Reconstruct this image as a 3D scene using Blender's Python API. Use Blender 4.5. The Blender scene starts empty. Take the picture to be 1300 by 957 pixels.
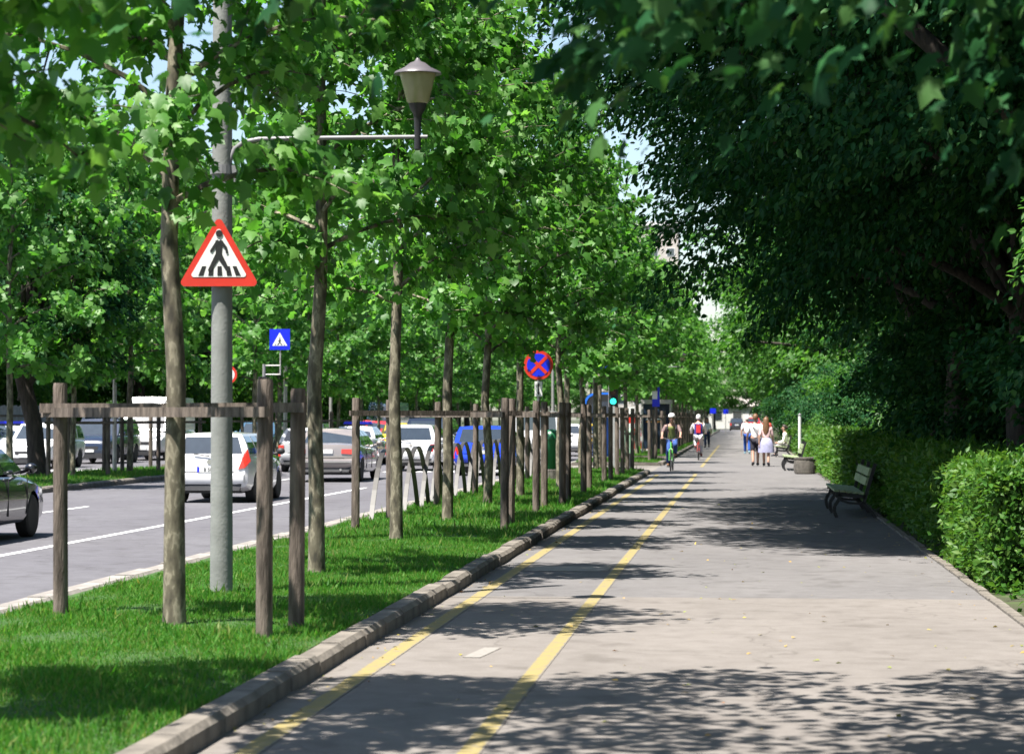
import bpy, bmesh, math, random
import numpy as np
from mathutils import Vector, Matrix
R = math.radians
random.seed(7)
S = bpy.context.scene
C = S.collection

# ------------------------------------------------------------------ camera, sky, sun, exposure
cam_d = bpy.data.cameras.new('camera')
cam = bpy.data.objects.new('camera', cam_d); C.objects.link(cam)
cam.location = (0, 0, 1.72)
cam.rotation_euler = (R(90 + 0.957), 0, R(5.433))
cam_d.sensor_width = 36; cam_d.lens = 85.0
cam_d.clip_start = 0.1; cam_d.clip_end = 3000
cam_d.dof.use_dof = True; cam_d.dof.focus_distance = 33; cam_d.dof.aperture_fstop = 4.0
S.camera = cam

SUN_EL, SUN_AZ = 65.0, (-0.66, -0.75)          # the sun stands over the road, a little behind the camera
w = bpy.data.worlds.new('World'); S.world = w; w.use_nodes = True
nt = w.node_tree
sky = nt.nodes.new('ShaderNodeTexSky'); sky.sky_type = 'NISHITA'; sky.sun_disc = False
sky.sun_elevation = R(SUN_EL); sky.sun_rotation = math.atan2(SUN_AZ[0], SUN_AZ[1])
sky.air_density = 1.0; sky.dust_density = 1.0; sky.altitude = 80
bg = nt.nodes['Background']; bg.inputs[1].default_value = 0.072
nt.links.new(sky.outputs[0], bg.inputs[0])
sl = bpy.data.lights.new('sun', 'SUN'); sl.energy = 5.0; sl.angle = R(0.5); sl.color = (1, .955, .88)
so = bpy.data.objects.new('sun', sl); C.objects.link(so)
sv = Vector((SUN_AZ[0]*math.cos(R(SUN_EL)), SUN_AZ[1]*math.cos(R(SUN_EL)), math.sin(R(SUN_EL))))
so.rotation_euler = sv.to_track_quat('Z', 'Y').to_euler(); so.location = (0, 0, 40)
S.view_settings.view_transform = 'Standard'; S.view_settings.look = 'None'
S.view_settings.gamma = 1; S.view_settings.use_curve_mapping = False
S.view_settings.exposure = 1.52
S.render.engine = 'CYCLES'
cy = S.cycles
cy.max_bounces = 6; cy.diffuse_bounces = 3; cy.glossy_bounces = 3; cy.transmission_bounces = 4
cy.transparent_max_bounces = 4; cy.caustics_reflective = False; cy.caustics_refractive = False
cy.sample_clamp_indirect = 4; cy.use_denoising = True
try:
    cy.denoiser = 'OPENIMAGEDENOISE'; cy.denoising_input_passes = 'RGB_ALBEDO_NORMAL'; cy.denoising_prefilter = 'ACCURATE'
except Exception: pass

# ------------------------------------------------------------------ materials
def newmat(name):
    m = bpy.data.materials.new(name); m.use_nodes = True
    n = m.node_tree; return m, n, n.nodes['Principled BSDF']
def N(n, t, **k):
    x = n.nodes.new(t)
    for a, b in k.items(): setattr(x, a, b)
    return x
def ramp(n, cols):
    r = N(n, 'ShaderNodeValToRGB'); e = r.color_ramp.elements
    while len(e) < len(cols): e.new(.5)
    for i, (p, c) in enumerate(cols): e[i].position = p; e[i].color = (*c, 1)
    return r
def mul(c, k): return tuple(min(1, max(0, v*k)) for v in c)
def mat(name, col, rough=.6, var=.12, scale=6, metallic=0, spec=.5, bump=0, bscale=40, coat=0, col2=None, stretch=None):
    m, n, p = newmat(name)
    tc = N(n, 'ShaderNodeTexCoord'); mp = N(n, 'ShaderNodeMapping')
    n.links.new(tc.outputs['Object'], mp.inputs[0])
    if stretch: mp.inputs['Scale'].default_value = stretch
    no = N(n, 'ShaderNodeTexNoise'); no.inputs['Scale'].default_value = scale; no.inputs['Detail'].default_value = 5
    n.links.new(mp.outputs[0], no.inputs[0])
    r = ramp(n, [(.32, mul(col, 1 - var)), (.68, col2 or mul(col, 1 + var))])
    n.links.new(no.outputs[0], r.inputs[0]); n.links.new(r.outputs[0], p.inputs['Base Color'])
    p.inputs['Roughness'].default_value = rough; p.inputs['Metallic'].default_value = metallic
    p.inputs['Specular IOR Level'].default_value = spec
    if coat: p.inputs['Coat Weight'].default_value = coat; p.inputs['Coat Roughness'].default_value = .04
    if bump:
        n2 = N(n, 'ShaderNodeTexNoise'); n2.inputs['Scale'].default_value = bscale; n2.inputs['Detail'].default_value = 4
        n.links.new(mp.outputs[0], n2.inputs[0])
        b = N(n, 'ShaderNodeBump'); b.inputs['Strength'].default_value = bump; b.inputs['Distance'].default_value = .02
        n.links.new(n2.outputs[0], b.inputs['Height']); n.links.new(b.outputs[0], p.inputs['Normal'])
    return m
def leafmat(name, cols, trans, tfac=.35, rough=.45, spec=.35):
    m, n, p = newmat(name)
    g = N(n, 'ShaderNodeNewGeometry')
    r = ramp(n, [(i/(len(cols)-1), c) for i, c in enumerate(cols)])
    n.links.new(g.outputs['Random Per Island'], r.inputs[0])
    n.links.new(r.outputs[0], p.inputs['Base Color']); p.inputs['Roughness'].default_value = rough
    p.inputs['Specular IOR Level'].default_value = spec
    t = N(n, 'ShaderNodeBsdfTranslucent')
    mx = N(n, 'ShaderNodeMixRGB', blend_type='MULTIPLY'); mx.inputs[0].default_value = 1
    mx.inputs[2].default_value = (*trans, 1); n.links.new(r.outputs[0], mx.inputs[1])
    n.links.new(mx.outputs[0], t.inputs[0])
    ms = N(n, 'ShaderNodeMixShader'); ms.inputs[0].default_value = tfac
    n.links.new(p.outputs[0], ms.inputs[1]); n.links.new(t.outputs[0], ms.inputs[2])
    n.links.new(ms.outputs[0], n.nodes['Material Output'].inputs[0])
    return m

def asphalt(name, c1, c2, seam=None, speck=.5):
    """worn asphalt: broad stains, fine aggregate, a few repair tones"""
    m, n, p = newmat(name)
    tc = N(n, 'ShaderNodeTexCoord')
    big = N(n, 'ShaderNodeTexNoise'); big.inputs['Scale'].default_value = .55; big.inputs['Detail'].default_value = 6
    mp = N(n, 'ShaderNodeMapping'); mp.inputs['Scale'].default_value = (1, .35, 1)
    n.links.new(tc.outputs['Object'], mp.inputs[0]); n.links.new(mp.outputs[0], big.inputs[0])
    r = ramp(n, [(.3, c1), (.7, c2)]); n.links.new(big.outputs[0], r.inputs[0])
    fine = N(n, 'ShaderNodeTexNoise'); fine.inputs['Scale'].default_value = 90; fine.inputs['Detail'].default_value = 2
    n.links.new(tc.outputs['Object'], fine.inputs[0])
    r2 = ramp(n, [(.3, (.72,)*3), (.7, (1.22,)*3)]); n.links.new(fine.outputs[0], r2.inputs[0])
    mx = N(n, 'ShaderNodeMixRGB', blend_type='MULTIPLY'); mx.inputs[0].default_value = speck
    n.links.new(r.outputs[0], mx.inputs[1]); n.links.new(r2.outputs[0], mx.inputs[2])
    mid = N(n, 'ShaderNodeTexNoise'); mid.inputs['Scale'].default_value = 4; mid.inputs['Detail'].default_value = 8; mid.inputs['Roughness'].default_value = .7
    n.links.new(tc.outputs['Object'], mid.inputs[0])
    r3 = ramp(n, [(.35, (.84, .83, .82)), (.6, (1.05, 1.05, 1.05))]); n.links.new(mid.outputs[0], r3.inputs[0])
    m3 = N(n, 'ShaderNodeMixRGB', blend_type='MULTIPLY'); m3.inputs[0].default_value = .8
    n.links.new(mx.outputs[0], m3.inputs[1]); n.links.new(r3.outputs[0], m3.inputs[2])
    wv = N(n, 'ShaderNodeTexNoise'); wv.inputs['Scale'].default_value = 1.3; wv.inputs['Detail'].default_value = 6
    n.links.new(tc.outputs['Object'], wv.inputs[0])
    ad = N(n, 'ShaderNodeMixRGB', blend_type='ADD'); ad.inputs[0].default_value = .9
    n.links.new(tc.outputs['Object'], ad.inputs[1]); n.links.new(wv.outputs['Color'], ad.inputs[2])
    vo = N(n, 'ShaderNodeTexVoronoi', feature='DISTANCE_TO_EDGE'); vo.inputs['Scale'].default_value = .38
    n.links.new(ad.outputs[0], vo.inputs[0])
    r4 = ramp(n, [(0, (.5, .49, .48)), (.006, (1, 1, 1))]); n.links.new(vo.outputs['Distance'], r4.inputs[0])
    m4 = N(n, 'ShaderNodeMixRGB', blend_type='MULTIPLY'); m4.inputs[0].default_value = .55
    n.links.new(m3.outputs[0], m4.inputs[1]); n.links.new(r4.outputs[0], m4.inputs[2])
    st = N(n, 'ShaderNodeTexNoise'); st.inputs['Scale'].default_value = 1.7; st.inputs['Detail'].default_value = 9; st.inputs['Roughness'].default_value = .62
    n.links.new(tc.outputs['Object'], st.inputs[0])
    r5 = ramp(n, [(.34, (.72, .71, .70)), (.46, (1, 1, 1))]); n.links.new(st.outputs[0], r5.inputs[0])
    m5 = N(n, 'ShaderNodeMixRGB', blend_type='MULTIPLY'); m5.inputs[0].default_value = .75
    n.links.new(m4.outputs[0], m5.inputs[1]); n.links.new(r5.outputs[0], m5.inputs[2])
    n.links.new(m5.outputs[0], p.inputs['Base Color'])
    p.inputs['Roughness'].default_value = .85; p.inputs['Specular IOR Level'].default_value = .25
    b = N(n, 'ShaderNodeBump'); b.inputs['Strength'].default_value = .35; b.inputs['Distance'].default_value = .01
    n.links.new(fine.outputs[0], b.inputs['Height']); n.links.new(b.outputs[0], p.inputs['Normal'])
    return m
def worn_paint(name, col, under, edge=.82):
    m, n, p = newmat(name)
    tc = N(n, 'ShaderNodeTexCoord')
    a = N(n, 'ShaderNodeTexNoise'); a.inputs['Scale'].default_value = 11; a.inputs['Detail'].default_value = 9; a.inputs['Roughness'].default_value = .78
    n.links.new(tc.outputs['Object'], a.inputs[0])
    r = ramp(n, [(.36, under), (.5, col), (.8, mul(col, 1.12))]); n.links.new(a.outputs[0], r.inputs[0])
    sx = N(n, 'ShaderNodeSeparateXYZ'); n.links.new(tc.outputs['Generated'], sx.inputs[0])
    def math_(op, x, y):
        q = N(n, 'ShaderNodeMath', operation=op)
        for i, v in enumerate((x, y)):
            if isinstance(v, (int, float)): q.inputs[i].default_value = v
            else: n.links.new(v, q.inputs[i])
        return q.outputs[0]
    d = math_('MULTIPLY', math_('ABSOLUTE', math_('SUBTRACT', sx.outputs[0], .5), 0), 2)      # 0 mid, 1 at the edge of the stroke
    e = math_('GREATER_THAN', math_('ADD', d, math_('MULTIPLY', math_('SUBTRACT', a.outputs[0], .5), -1.1)), edge)
    mx = N(n, 'ShaderNodeMixRGB'); n.links.new(e, mx.inputs[0]); n.links.new(r.outputs[0], mx.inputs[1]); mx.inputs[2].default_value = (*under, 1)
    n.links.new(mx.outputs[0], p.inputs['Base Color']); p.inputs['Roughness'].default_value = .8
    return m

M = {}
M['path_near'] = asphalt('path asphalt warm', (0.154, 0.139, 0.128), (0.189, 0.171, 0.158))
M['path_far'] = asphalt('path asphalt grey', (0.125, 0.119, 0.120), (0.153, 0.145, 0.144))
M['road'] = asphalt('road asphalt', (0.100, 0.096, 0.108), (0.123, 0.120, 0.132))
M['pave'] = asphalt('paving concrete', (0.171, 0.155, 0.140), (0.207, 0.191, 0.171))
M['yellow'] = worn_paint('yellow line paint', (0.242, 0.192, 0.071), (0.156, 0.139, 0.118))
M['white_line'] = worn_paint('white line paint', (0.612, 0.612, 0.612), (0.340, 0.332, 0.340), .93)
M['white_worn'] = worn_paint('worn white paint', (0.226, 0.210, 0.192), (0.178, 0.158, 0.142))
M['kerb'] = mat('kerb concrete', (0.138, 0.121, 0.102), .9, .35, 5, bump=.5, bscale=25)
M['kerb_road'] = mat('road kerb concrete', (0.218, 0.198, 0.182), .9, .25, 5, bump=.4, bscale=25)
M['soil'] = mat('soil', (.055, .045, .03), .95, .4, 3, bump=.6, bscale=20, col2=(.05, .075, .02))
M['turf'] = mat('turf base', (.03, .075, .012), .95, .4, 8)
M['grass'] = leafmat('grass blades', [(0.032, 0.138, 0.013), (0.046, 0.175, 0.017), (0.064, 0.207, 0.022), (0.092, 0.221, 0.032), (0.184, 0.212, 0.064)], (1.7, 1.6, .9), .45, .55, .2)
M['plane_leaf'] = leafmat('plane leaves', [(.034, .112, .017), (.052, .165, .024), (.085, .225, .036), (.135, .27, .066)], (1.9, 2.05, 1.0), .48, .48, .42)
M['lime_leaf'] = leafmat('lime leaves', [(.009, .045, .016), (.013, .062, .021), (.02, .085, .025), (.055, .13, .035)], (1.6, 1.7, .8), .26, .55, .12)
M['park_leaf'] = leafmat('park leaves', [(.028, .09, .018), (.04, .125, .022), (.065, .165, .03), (.1, .2, .05)], (1.8, 2.0, .9), .45, .45, .3)
M['hedge_leaf'] = leafmat('hedge leaves', [(0.031, 0.097, 0.012), (0.044, 0.132, 0.018), (0.070, 0.167, 0.026), (0.106, 0.194, 0.040)], (1.7, 1.6, .8), .4, .48, .25)
M['hedge_core'] = mat('hedge light-block core', (.018, .03, .01), .95, .5, 20)  # dark tone of the box added inside each hedge to block light
M['dry_leaf'] = leafmat('dry fallen leaves', [(.35, .2, .05), (.45, .3, .07), (.2, .25, .05), (.3, .13, .05)], (1, 1, 1), .1)
def plane_bark():
    m, n, p = newmat('plane bark')
    tc = N(n, 'ShaderNodeTexCoord'); mp = N(n, 'ShaderNodeMapping'); mp.inputs['Scale'].default_value = (11, 11, 4.5)
    n.links.new(tc.outputs['Object'], mp.inputs[0])
    a = N(n, 'ShaderNodeTexNoise'); a.inputs['Scale'].default_value = 1.1; a.inputs['Detail'].default_value = 5; a.inputs['Distortion'].default_value = .1
    n.links.new(mp.outputs[0], a.inputs[0])
    r = ramp(n, [(.34, (.035, .03, .02)), (.45, (.085, .073, .048)), (.53, (.12, .105, .072)), (.56, (.22, .195, .14)), (.64, (.14, .122, .085)), (.72, (.06, .052, .036))])
    n.links.new(a.outputs[0], r.inputs[0]); n.links.new(r.outputs[0], p.inputs['Base Color'])
    p.inputs['Roughness'].default_value = .85
    b = N(n, 'ShaderNodeBump'); b.inputs['Strength'].default_value = .4; b.inputs['Distance'].default_value = .02
    n.links.new(a.outputs[0], b.inputs['Height']); n.links.new(b.outputs[0], p.inputs['Normal'])
    return m
M['plane_bark'] = plane_bark()
M['dark_bark'] = mat('dark bark', (.045, .036, .03), .95, .45, 5, bump=1, bscale=12, stretch=(3, 3, .6))
M['stake'] = mat('weathered stake wood', (0.072, 0.053, 0.041), .9, .4, 4, bump=.8, bscale=14, stretch=(5, 5, .7), col2=(.17, .135, .11))
M['concrete_pole'] = mat('lamp pole concrete', (0.187, 0.194, 0.184), .8, .15, 5, bump=.2)
M['grey_metal'] = mat('grey painted metal', (0.176, 0.176, 0.184), .45, .12, 8)
M['galv'] = mat('galvanised metal', (0.400, 0.384, 0.368), .4, .15, 10, metallic=.5)
M['black_metal'] = mat('black metal', (.018, .018, .02), .4, .2, 8)
M['hoop'] = mat('hoop fence steel', (.035, .031, .028), .5, .25, 5)
M['lamp_glass'] = mat('lantern frosted cover', (0.320, 0.304, 0.160), .25, .12, 4, spec=.6)
M['sign_red'] = mat('sign red', (0.510, 0.030, 0.017), .35, .08, 6)
M['sign_white'] = mat('sign white', (0.663, 0.663, 0.646), .35, .05, 6)
M['sign_black'] = mat('sign black', (.015, .015, .015), .4, .05)
M['sign_blue'] = mat('sign blue', (.008, .02, .55), .35, .06)
M['sign_back'] = mat('sign aluminium back', (.4, .4, .4), .5, .1, metallic=.6)
M['glass'] = mat('car glass', (.03, .04, .05), .03, .1, spec=1.0, coat=1.0)
M['tyre'] = mat('tyre rubber', (.016, .016, .017), .8, .2, 20)
M['rim'] = mat('alloy rim', (.42, .42, .43), .3, .1, metallic=.8)
M['plastic'] = mat('black plastic trim', (.025, .025, .028), .6, .2)
M['tail_red'] = mat('tail lamp red', (.55, .03, .02), .12, .1, spec=.7, coat=.6)
M['lamp_clear'] = mat('head lamp', (.65, .67, .7), .08, .1, spec=.8, coat=.8)
M['chrome'] = mat('chrome', (.7, .7, .7), .15, .05, metallic=1)
for k, c, me in [('white', (.66, .66, .67), 0), ('black', (.008, .008, .01), 0), ('silver', (.27, .237, .222), .3), ('lsilver', (.45, .45, .47), .3), ('blue', (.01, .055, .62), .1),
                 ('navy', (.018, .028, .055), .2), ('red', (.5, .02, .02), 0), ('yellow', (.75, .52, .03), 0), ('dgrey', (.05, .05, .055), .3), ('teal', (.03, .09, .16), .1)]:
    M['paint_'+k] = mat('car paint '+k, c, .25, .04, 3, metallic=me, coat=.9)
M['green_bin'] = mat('green bin plastic', (.012, .11, .045), .35, .15, 5)
M['pale_green'] = mat('pale green bin', (.25, .42, .28), .5, .2, 8)
M['bench_slat'] = mat('bench slat paint', (0.255, 0.306, 0.170), .5, .25, 6, stretch=(4, 1, 4))
M['iron'] = mat('cast iron', (.014, .014, .016), .5, .3, 10)
M['stone'] = mat('rough concrete', (0.101, 0.091, 0.079), .95, .3, 9, bump=.8)
M['bluebox'] = mat('blue painted panel', (.01, .12, .55), .4, .1)
M['navyglass'] = mat('dark display glass', (.015, .025, .045), .1, .1, spec=.7)
M['skin'] = mat('skin', (0.400, 0.232, 0.168), .55, .06, 10)
M['hair_brown'] = mat('brown hair', (.13, .065, .028), .55, .3, 30)
M['hair_dark'] = mat('dark hair', (.03, .02, .014), .5, .3, 30)
M['hair_grey'] = mat('white hair', (.6, .58, .55), .6, .15, 30)
M['facade'] = mat('pale facade', (0.440, 0.400, 0.368), .9, .08, 2)
M['facade_white'] = mat('white facade', (0.612, 0.603, 0.595), .9, .06, 2)
M['fence_wall'] = mat('grey board fence', (.3, .29, .28), .9, .2, 3)
_cl = {}
def cloth(c, rough=.85):
    k = tuple(c)
    if k not in _cl: _cl[k] = mat('cloth %d' % len(_cl), c, rough, .14, 14, bump=.2, bscale=60)
    return _cl[k]
def emit(name, col, s):
    m, n, p = newmat(name); p.inputs['Base Color'].default_value = (*col, 1)
    p.inputs['Emission Color'].default_value = (*col, 1); p.inputs['Emission Strength'].default_value = s
    return m
M['green_lit'] = emit('lit green lens', (.02, .75, .5), 1.6)
M['lens_off'] = mat('dark lens', (.07, .025, .015), .2, .1, spec=.6)

# ------------------------------------------------------------------ mesh helpers
class MB:
    def __init__(s): s.v = []; s.f = []
    def add(s, vs, fs):
        o = len(s.v); s.v += [tuple(v) for v in vs]; s.f += [tuple(i + o for i in f) for f in fs]; return s
    def box(s, x0, x1, y0, y1, z0, z1):
        return s.add([(x0, y0, z0), (x1, y0, z0), (x1, y1, z0), (x0, y1, z0), (x0, y0, z1), (x1, y0, z1), (x1, y1, z1), (x0, y1, z1)],
                     [(3, 2, 1, 0), (4, 5, 6, 7), (0, 1, 5, 4), (1, 2, 6, 5), (2, 3, 7, 6), (3, 0, 4, 7)])
    def loft(s, rings, cap=True, close=True):
        n = len(rings[0]); vs = [p for r in rings for p in r]; fs = []
        for i in range(len(rings) - 1):
            for j in range(n if close else n - 1):
                k = (j + 1) % n; fs.append((i*n + j, i*n + k, (i+1)*n + k, (i+1)*n + j))
        if cap: fs.append(tuple(range(n - 1, -1, -1))); fs.append(tuple((len(rings)-1)*n + j for j in range(n)))
        return s.add(vs, fs)
    def tube(s, pts, rads, n=8, cap=True, flat=1.0):
        pts = [Vector(p) for p in pts]
        if not hasattr(rads, '__len__'): rads = [rads]*len(pts)
        rings = []; ref = None
        for i, p in enumerate(pts):
            a = pts[max(i-1, 0)]; b = pts[min(i+1, len(pts)-1)]; d = (b - a).normalized()
            if ref is None: ref = Vector((1, 0, 0)) if abs(d.x) < .8 else Vector((0, 1, 0))
            u = (ref - d*ref.dot(d)).normalized(); v = d.cross(u); ref = u
            rings.append([p + (u*math.cos(t) + v*math.sin(t)*flat)*rads[i] for t in [2*math.pi*k/n for k in range(n)]])
        return s.loft(rings, cap)
    def lathe(s, prof, c=(0, 0, 0), n=16, axis='Z'):
        rings = []
        for r, h in prof:
            ring = []
            for k in range(n):
                t = 2*math.pi*k/n; a, b = r*math.cos(t), r*math.sin(t)
                q = {'Z': (a, b, h), 'X': (h, a, b), 'Y': (b, h, a)}[axis]
                ring.append((q[0]+c[0], q[1]+c[1], q[2]+c[2]))
            rings.append(ring)
        return s.loft(rings)
    def prism(s, poly, y0, y1):                   # polygon in x,z pushed through y
        n = len(poly)
        return s.add([(x, y0, z) for x, z in poly] + [(x, y1, z) for x, z in poly],
                     [tuple(range(n)), tuple(range(2*n-1, n-1, -1))] + [(i, i+n, (i+1) % n + n, (i+1) % n) for i in range(n)])
    def prismx(s, poly, x0, x1):                  # polygon in y,z pushed through x
        n = len(poly)
        return s.add([(x0, y, z) for y, z in poly] + [(x1, y, z) for y, z in poly],
                     [tuple(range(n-1, -1, -1)), tuple(range(n, 2*n))] + [(i, (i+1) % n, (i+1) % n + n, i+n) for i in range(n)])
    def quad(s, a, b, c, d): return s.add([a, b, c, d], [(0, 1, 2, 3)])
    def sphere(s, c, r, n=10, m=7, sc=(1, 1, 1)):
        rings = []
        for i in range(m + 1):
            t = math.pi*i/m; t = min(max(t, .05), math.pi - .05)
            rings.append([(c[0] + r*sc[0]*math.sin(t)*math.cos(2*math.pi*k/n), c[1] + r*sc[1]*math.sin(t)*math.sin(2*math.pi*k/n), c[2] - r*sc[2]*math.cos(t)) for k in range(n)])
        return s.loft(rings)
    def mesh(s, name, material, smooth=None):
        me = bpy.data.meshes.new(name); me.from_pydata(s.v, [], s.f)
        if material: me.materials.append(material)
        bm = bmesh.new(); bm.from_mesh(me); bmesh.ops.recalc_face_normals(bm, faces=bm.faces); bm.to_mesh(me); bm.free()
        if smooth is not None:
            me.polygons.foreach_set('use_smooth', [True]*len(me.polygons))
            me.set_sharp_from_angle(angle=R(smooth))
        return me
    def build(s, name, material, parent=None, smooth=None):
        return link(name, s.mesh(name, material, smooth), parent)
def link(name, me, parent=None, loc=None, rz=None):
    o = bpy.data.objects.new(name, me); C.objects.link(o); o.parent = parent
    if loc: o.location = loc
    if rz is not None: o.rotation_euler.z = rz
    return o
def tag(o, label=None, cat=None, group=None, kind=None):
    if label: o['label'] = label
    if cat: o['category'] = cat
    if group: o['group'] = group
    if kind: o['kind'] = kind
    return o
def thing(name, label, cat, loc=(0, 0, 0), rz=0, group=None):
    o = bpy.data.objects.new(name, None); C.objects.link(o); o.location = loc; o.rotation_euler.z = rz
    o.empty_display_size = .2
    return tag(o, label, cat, group)
def copy_tree(o, parent=None):
    c = o.copy(); C.objects.link(c); c.parent = parent
    for ch in [x for x in o.children]: copy_tree(ch, c)
    return c
def evaluated(o, name):
    dg = bpy.context.evaluated_depsgraph_get(); dg.update()
    me = bpy.data.meshes.new_from_object(o.evaluated_get(dg)); me.name = name
    return me
def text_mesh(txt, size, material, align='CENTER'):
    cu = bpy.data.curves.new('lettering', 'FONT'); cu.body = txt; cu.size = size; cu.extrude = .001; cu.align_x = align
    o = bpy.data.objects.new('lettering', cu); C.objects.link(o)
    me = evaluated(o, 'lettering'); bpy.data.objects.remove(o)
    me.materials.clear(); me.materials.append(material)
    return me
def plain(name, x0, x1, y0, y1, z, material, kind='structure', nx=1, ny=1):
    me = bpy.data.meshes.new(name)
    vs = [(x0 + (x1-x0)*i/nx, y0 + (y1-y0)*j/ny, z) for j in range(ny+1) for i in range(nx+1)]
    fs = [(j*(nx+1)+i, j*(nx+1)+i+1, (j+1)*(nx+1)+i+1, (j+1)*(nx+1)+i) for j in range(ny) for i in range(nx)]
    me.from_pydata(vs, [], fs); me.materials.append(material)
    o = link(name, me)
    if kind: o['kind'] = kind
    return o

def norm(a): return a/np.maximum(np.linalg.norm(a, axis=1, keepdims=True), 1e-9)
def leaf_mesh(name, P, axis, nrm, size, tv, tf, material):
    """one small faceted leaf per point"""
    n = len(P); A = norm(axis); B = norm(np.cross(A, nrm)); K = np.cross(B, A)
    tv = np.asarray(tv, float); tf = np.asarray(tf, np.int64); k = len(tv)
    V = P[:, None, :] + size[:, None, None]*(B[:, None, :]*tv[None, :, 0, None] + A[:, None, :]*tv[None, :, 1, None] + K[:, None, :]*tv[None, :, 2, None])
    F = (tf[None] + (np.arange(n)*k)[:, None, None]).reshape(-1)
    me = bpy.data.meshes.new(name); me.vertices.add(n*k); me.vertices.foreach_set('co', V.reshape(-1).astype(np.float32))
    nf = n*len(tf); me.loops.add(nf*3); me.loops.foreach_set('vertex_index', F.astype(np.int32))
    me.polygons.add(nf); me.polygons.foreach_set('loop_start', np.arange(0, nf*3, 3, dtype=np.int32))
    me.materials.append(material); me.update(calc_edges=True)
    return me
# plane leaf: five pointed lobes; a pointed oval leaf; a grass blade
HEX = [(0, 0, 0), (.25, .28, .05), (.23, .66, .02), (0, 1, -.12), (-.23, .66, .02), (-.25, .28, .05)]
HEX_F = [(0, 1, 2), (0, 2, 3), (0, 3, 4), (0, 4, 5)]
PLANE = [(0, .02, 0), (.16, -.06, .0), (.40, .12, -.05), (.30, .28, .02), (.56, .50, -.10), (.28, .56, .03), (0, 1.0, -.12), (-.28, .56, .03), (-.56, .50, -.10), (-.30, .28, .02), (-.40, .12, -.05), (-.16, -.06, 0), (0, .42, .07)]
PLANE_F = [(12, i, (i+1) % 12) for i in range(12)]
OVAL = [(0, 0, 0), (.27, .38, .06), (0, 1, -.1), (-.27, .38, .06), (0, .45, -.02)]
OVAL_F = [(0, 1, 4), (1, 2, 4), (2, 3, 4), (3, 0, 4)]
KITE = [(0, 0, 0), (.34, .45, .07), (0, 1, -.06), (-.34, .45, .07)]
KITE_F = [(0, 1, 2), (0, 2, 3)]
STAR = [(0, 0, 0), (.5, .22, -.04), (.24, .42, .05), (.42, .8, -.06), (0, 1, 0), (-.42, .8, -.06), (-.24, .42, .05), (-.5, .22, -.04)]
STAR_F = [(0, 1, 2), (2, 3, 4), (4, 5, 6), (6, 7, 0), (0, 2, 6), (2, 4, 6)]

# ------------------------------------------------------------------ ground, road, path
g = plain('ground', -900, 900, -40, 1600, -.085, M['soil'])
plain('road', -30.2, -6.2, -10, 330, -.055, M['road'])
plain('cross_road', -200, 200, 318, 345, -.05, M['road'])
near_p = plain('path', -2.86, 2.3, -4, 23.2, 0, M['path_near'])
plain('path', -2.86, 2.3, 23.2, 315, 0, M['path_far'])
plain('pavement', -6.1, -2.86, 75.6, 86.5, -.004, M['pave'])
plain('pavement', -6.1, -2.86, 94.6, 101.2, -.004, M['pave'])
plain('far_pavement', -34.5, -30.2, -10, 320, .06, M['pave'])
plain('verge', 2.4, 60, -10, 330, -.02, M['soil'])

def marking(name, x0, x1, y0, y1, z, m, parent_kind=True):
    return plain(name, x0, x1, y0, y1, z, m)
marking('yellow_line', -2.6, -2.46, 4, 73, .004, M['yellow'])
marking('yellow_line', -1.465, -1.335, 4, 74, .004, M['yellow'])
marking('yellow_line', -1.465, -1.335, 84, 150, .004, M['yellow'])
marking('bike_lane_bar', -2.44, -1.5, 27.0, 27.9, .004, M['white_worn'])
marking('bike_lane_bar', -2.4, -1.6, 52.0, 52.8, .004, M['white_worn'])
mk = MB(); mk.add([(-2.0, 17.25, .004), (-1.87, 17.25, .004), (-1.79, 18.0, .004), (-1.92, 18.0, .004)], [(0, 1, 2, 3)])
tag(mk.build('bike_lane_mark', M['white_worn']), kind='structure')
tag(MB().add([(-2.42, 75.2, .004), (-.6, 75.2, .004), (-.6, 75.5, .004), (-2.42, 75.5, .004)], [(0, 1, 2, 3)]).build('crossing_line', M['white_worn']), kind='structure')
marking('lane_line', -9.55, -9.4, 6, 60.4, -.051, M['white_line'])
for y in (22, 33, 44, 55, 66, 98, 110, 122, 134, 146): marking('lane_dash', -13.05, -12.92, y, y+3.2, -.051, M['white_line'])
for y in (96, 108, 120, 132): marking('lane_dash', -9.55, -9.41, y, y+3.2, -.051, M['white_line'])
for y in range(60, 200, 9): marking('lane_dash', -25.2, -25.07, y, y+3, -.051, M['white_line'])
for i in range(22):
    x = -29.5 + i*1.05
    if not (-20.4 < x < -15.6): marking('zebra_stripe', x, x+.5, 77.6, 81.6, -.051, M['white_line'])

# raised grass strips
def strip(name, x0, x1, y0, y1, z=.1, crown=.03, ny=60):
    m = MB(); nx = 6; vs = []; fs = []
    for j in range(ny+1):
        for i in range(nx+1):
            a = i/nx; y = y0 + (y1-y0)*j/ny
            vs.append((x0 + (x1-x0)*a, y, z + crown*math.sin(a*math.pi) + .008*math.sin(y*2.1 + i*1.7)))
    for j in range(ny):
        for i in range(nx): fs.append((j*(nx+1)+i, j*(nx+1)+i+1, (j+1)*(nx+1)+i+1, (j+1)*(nx+1)+i))
    return tag(m.add(vs, fs).build(name, M['turf'], smooth=180), kind='structure')
strip('grass_strip', -6.12, -3.02, -2, 74.6)
strip('grass_strip', -6.12, -3.02, 87.2, 94, ny=8)
strip('grass_strip', -6.12, -3.02, 101.8, 312)
strip('median_strip', -20.0, -16.5, 10, 76, z=.07)
strip('median_strip', -20.0, -16.5, 83, 316, z=.07)

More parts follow.
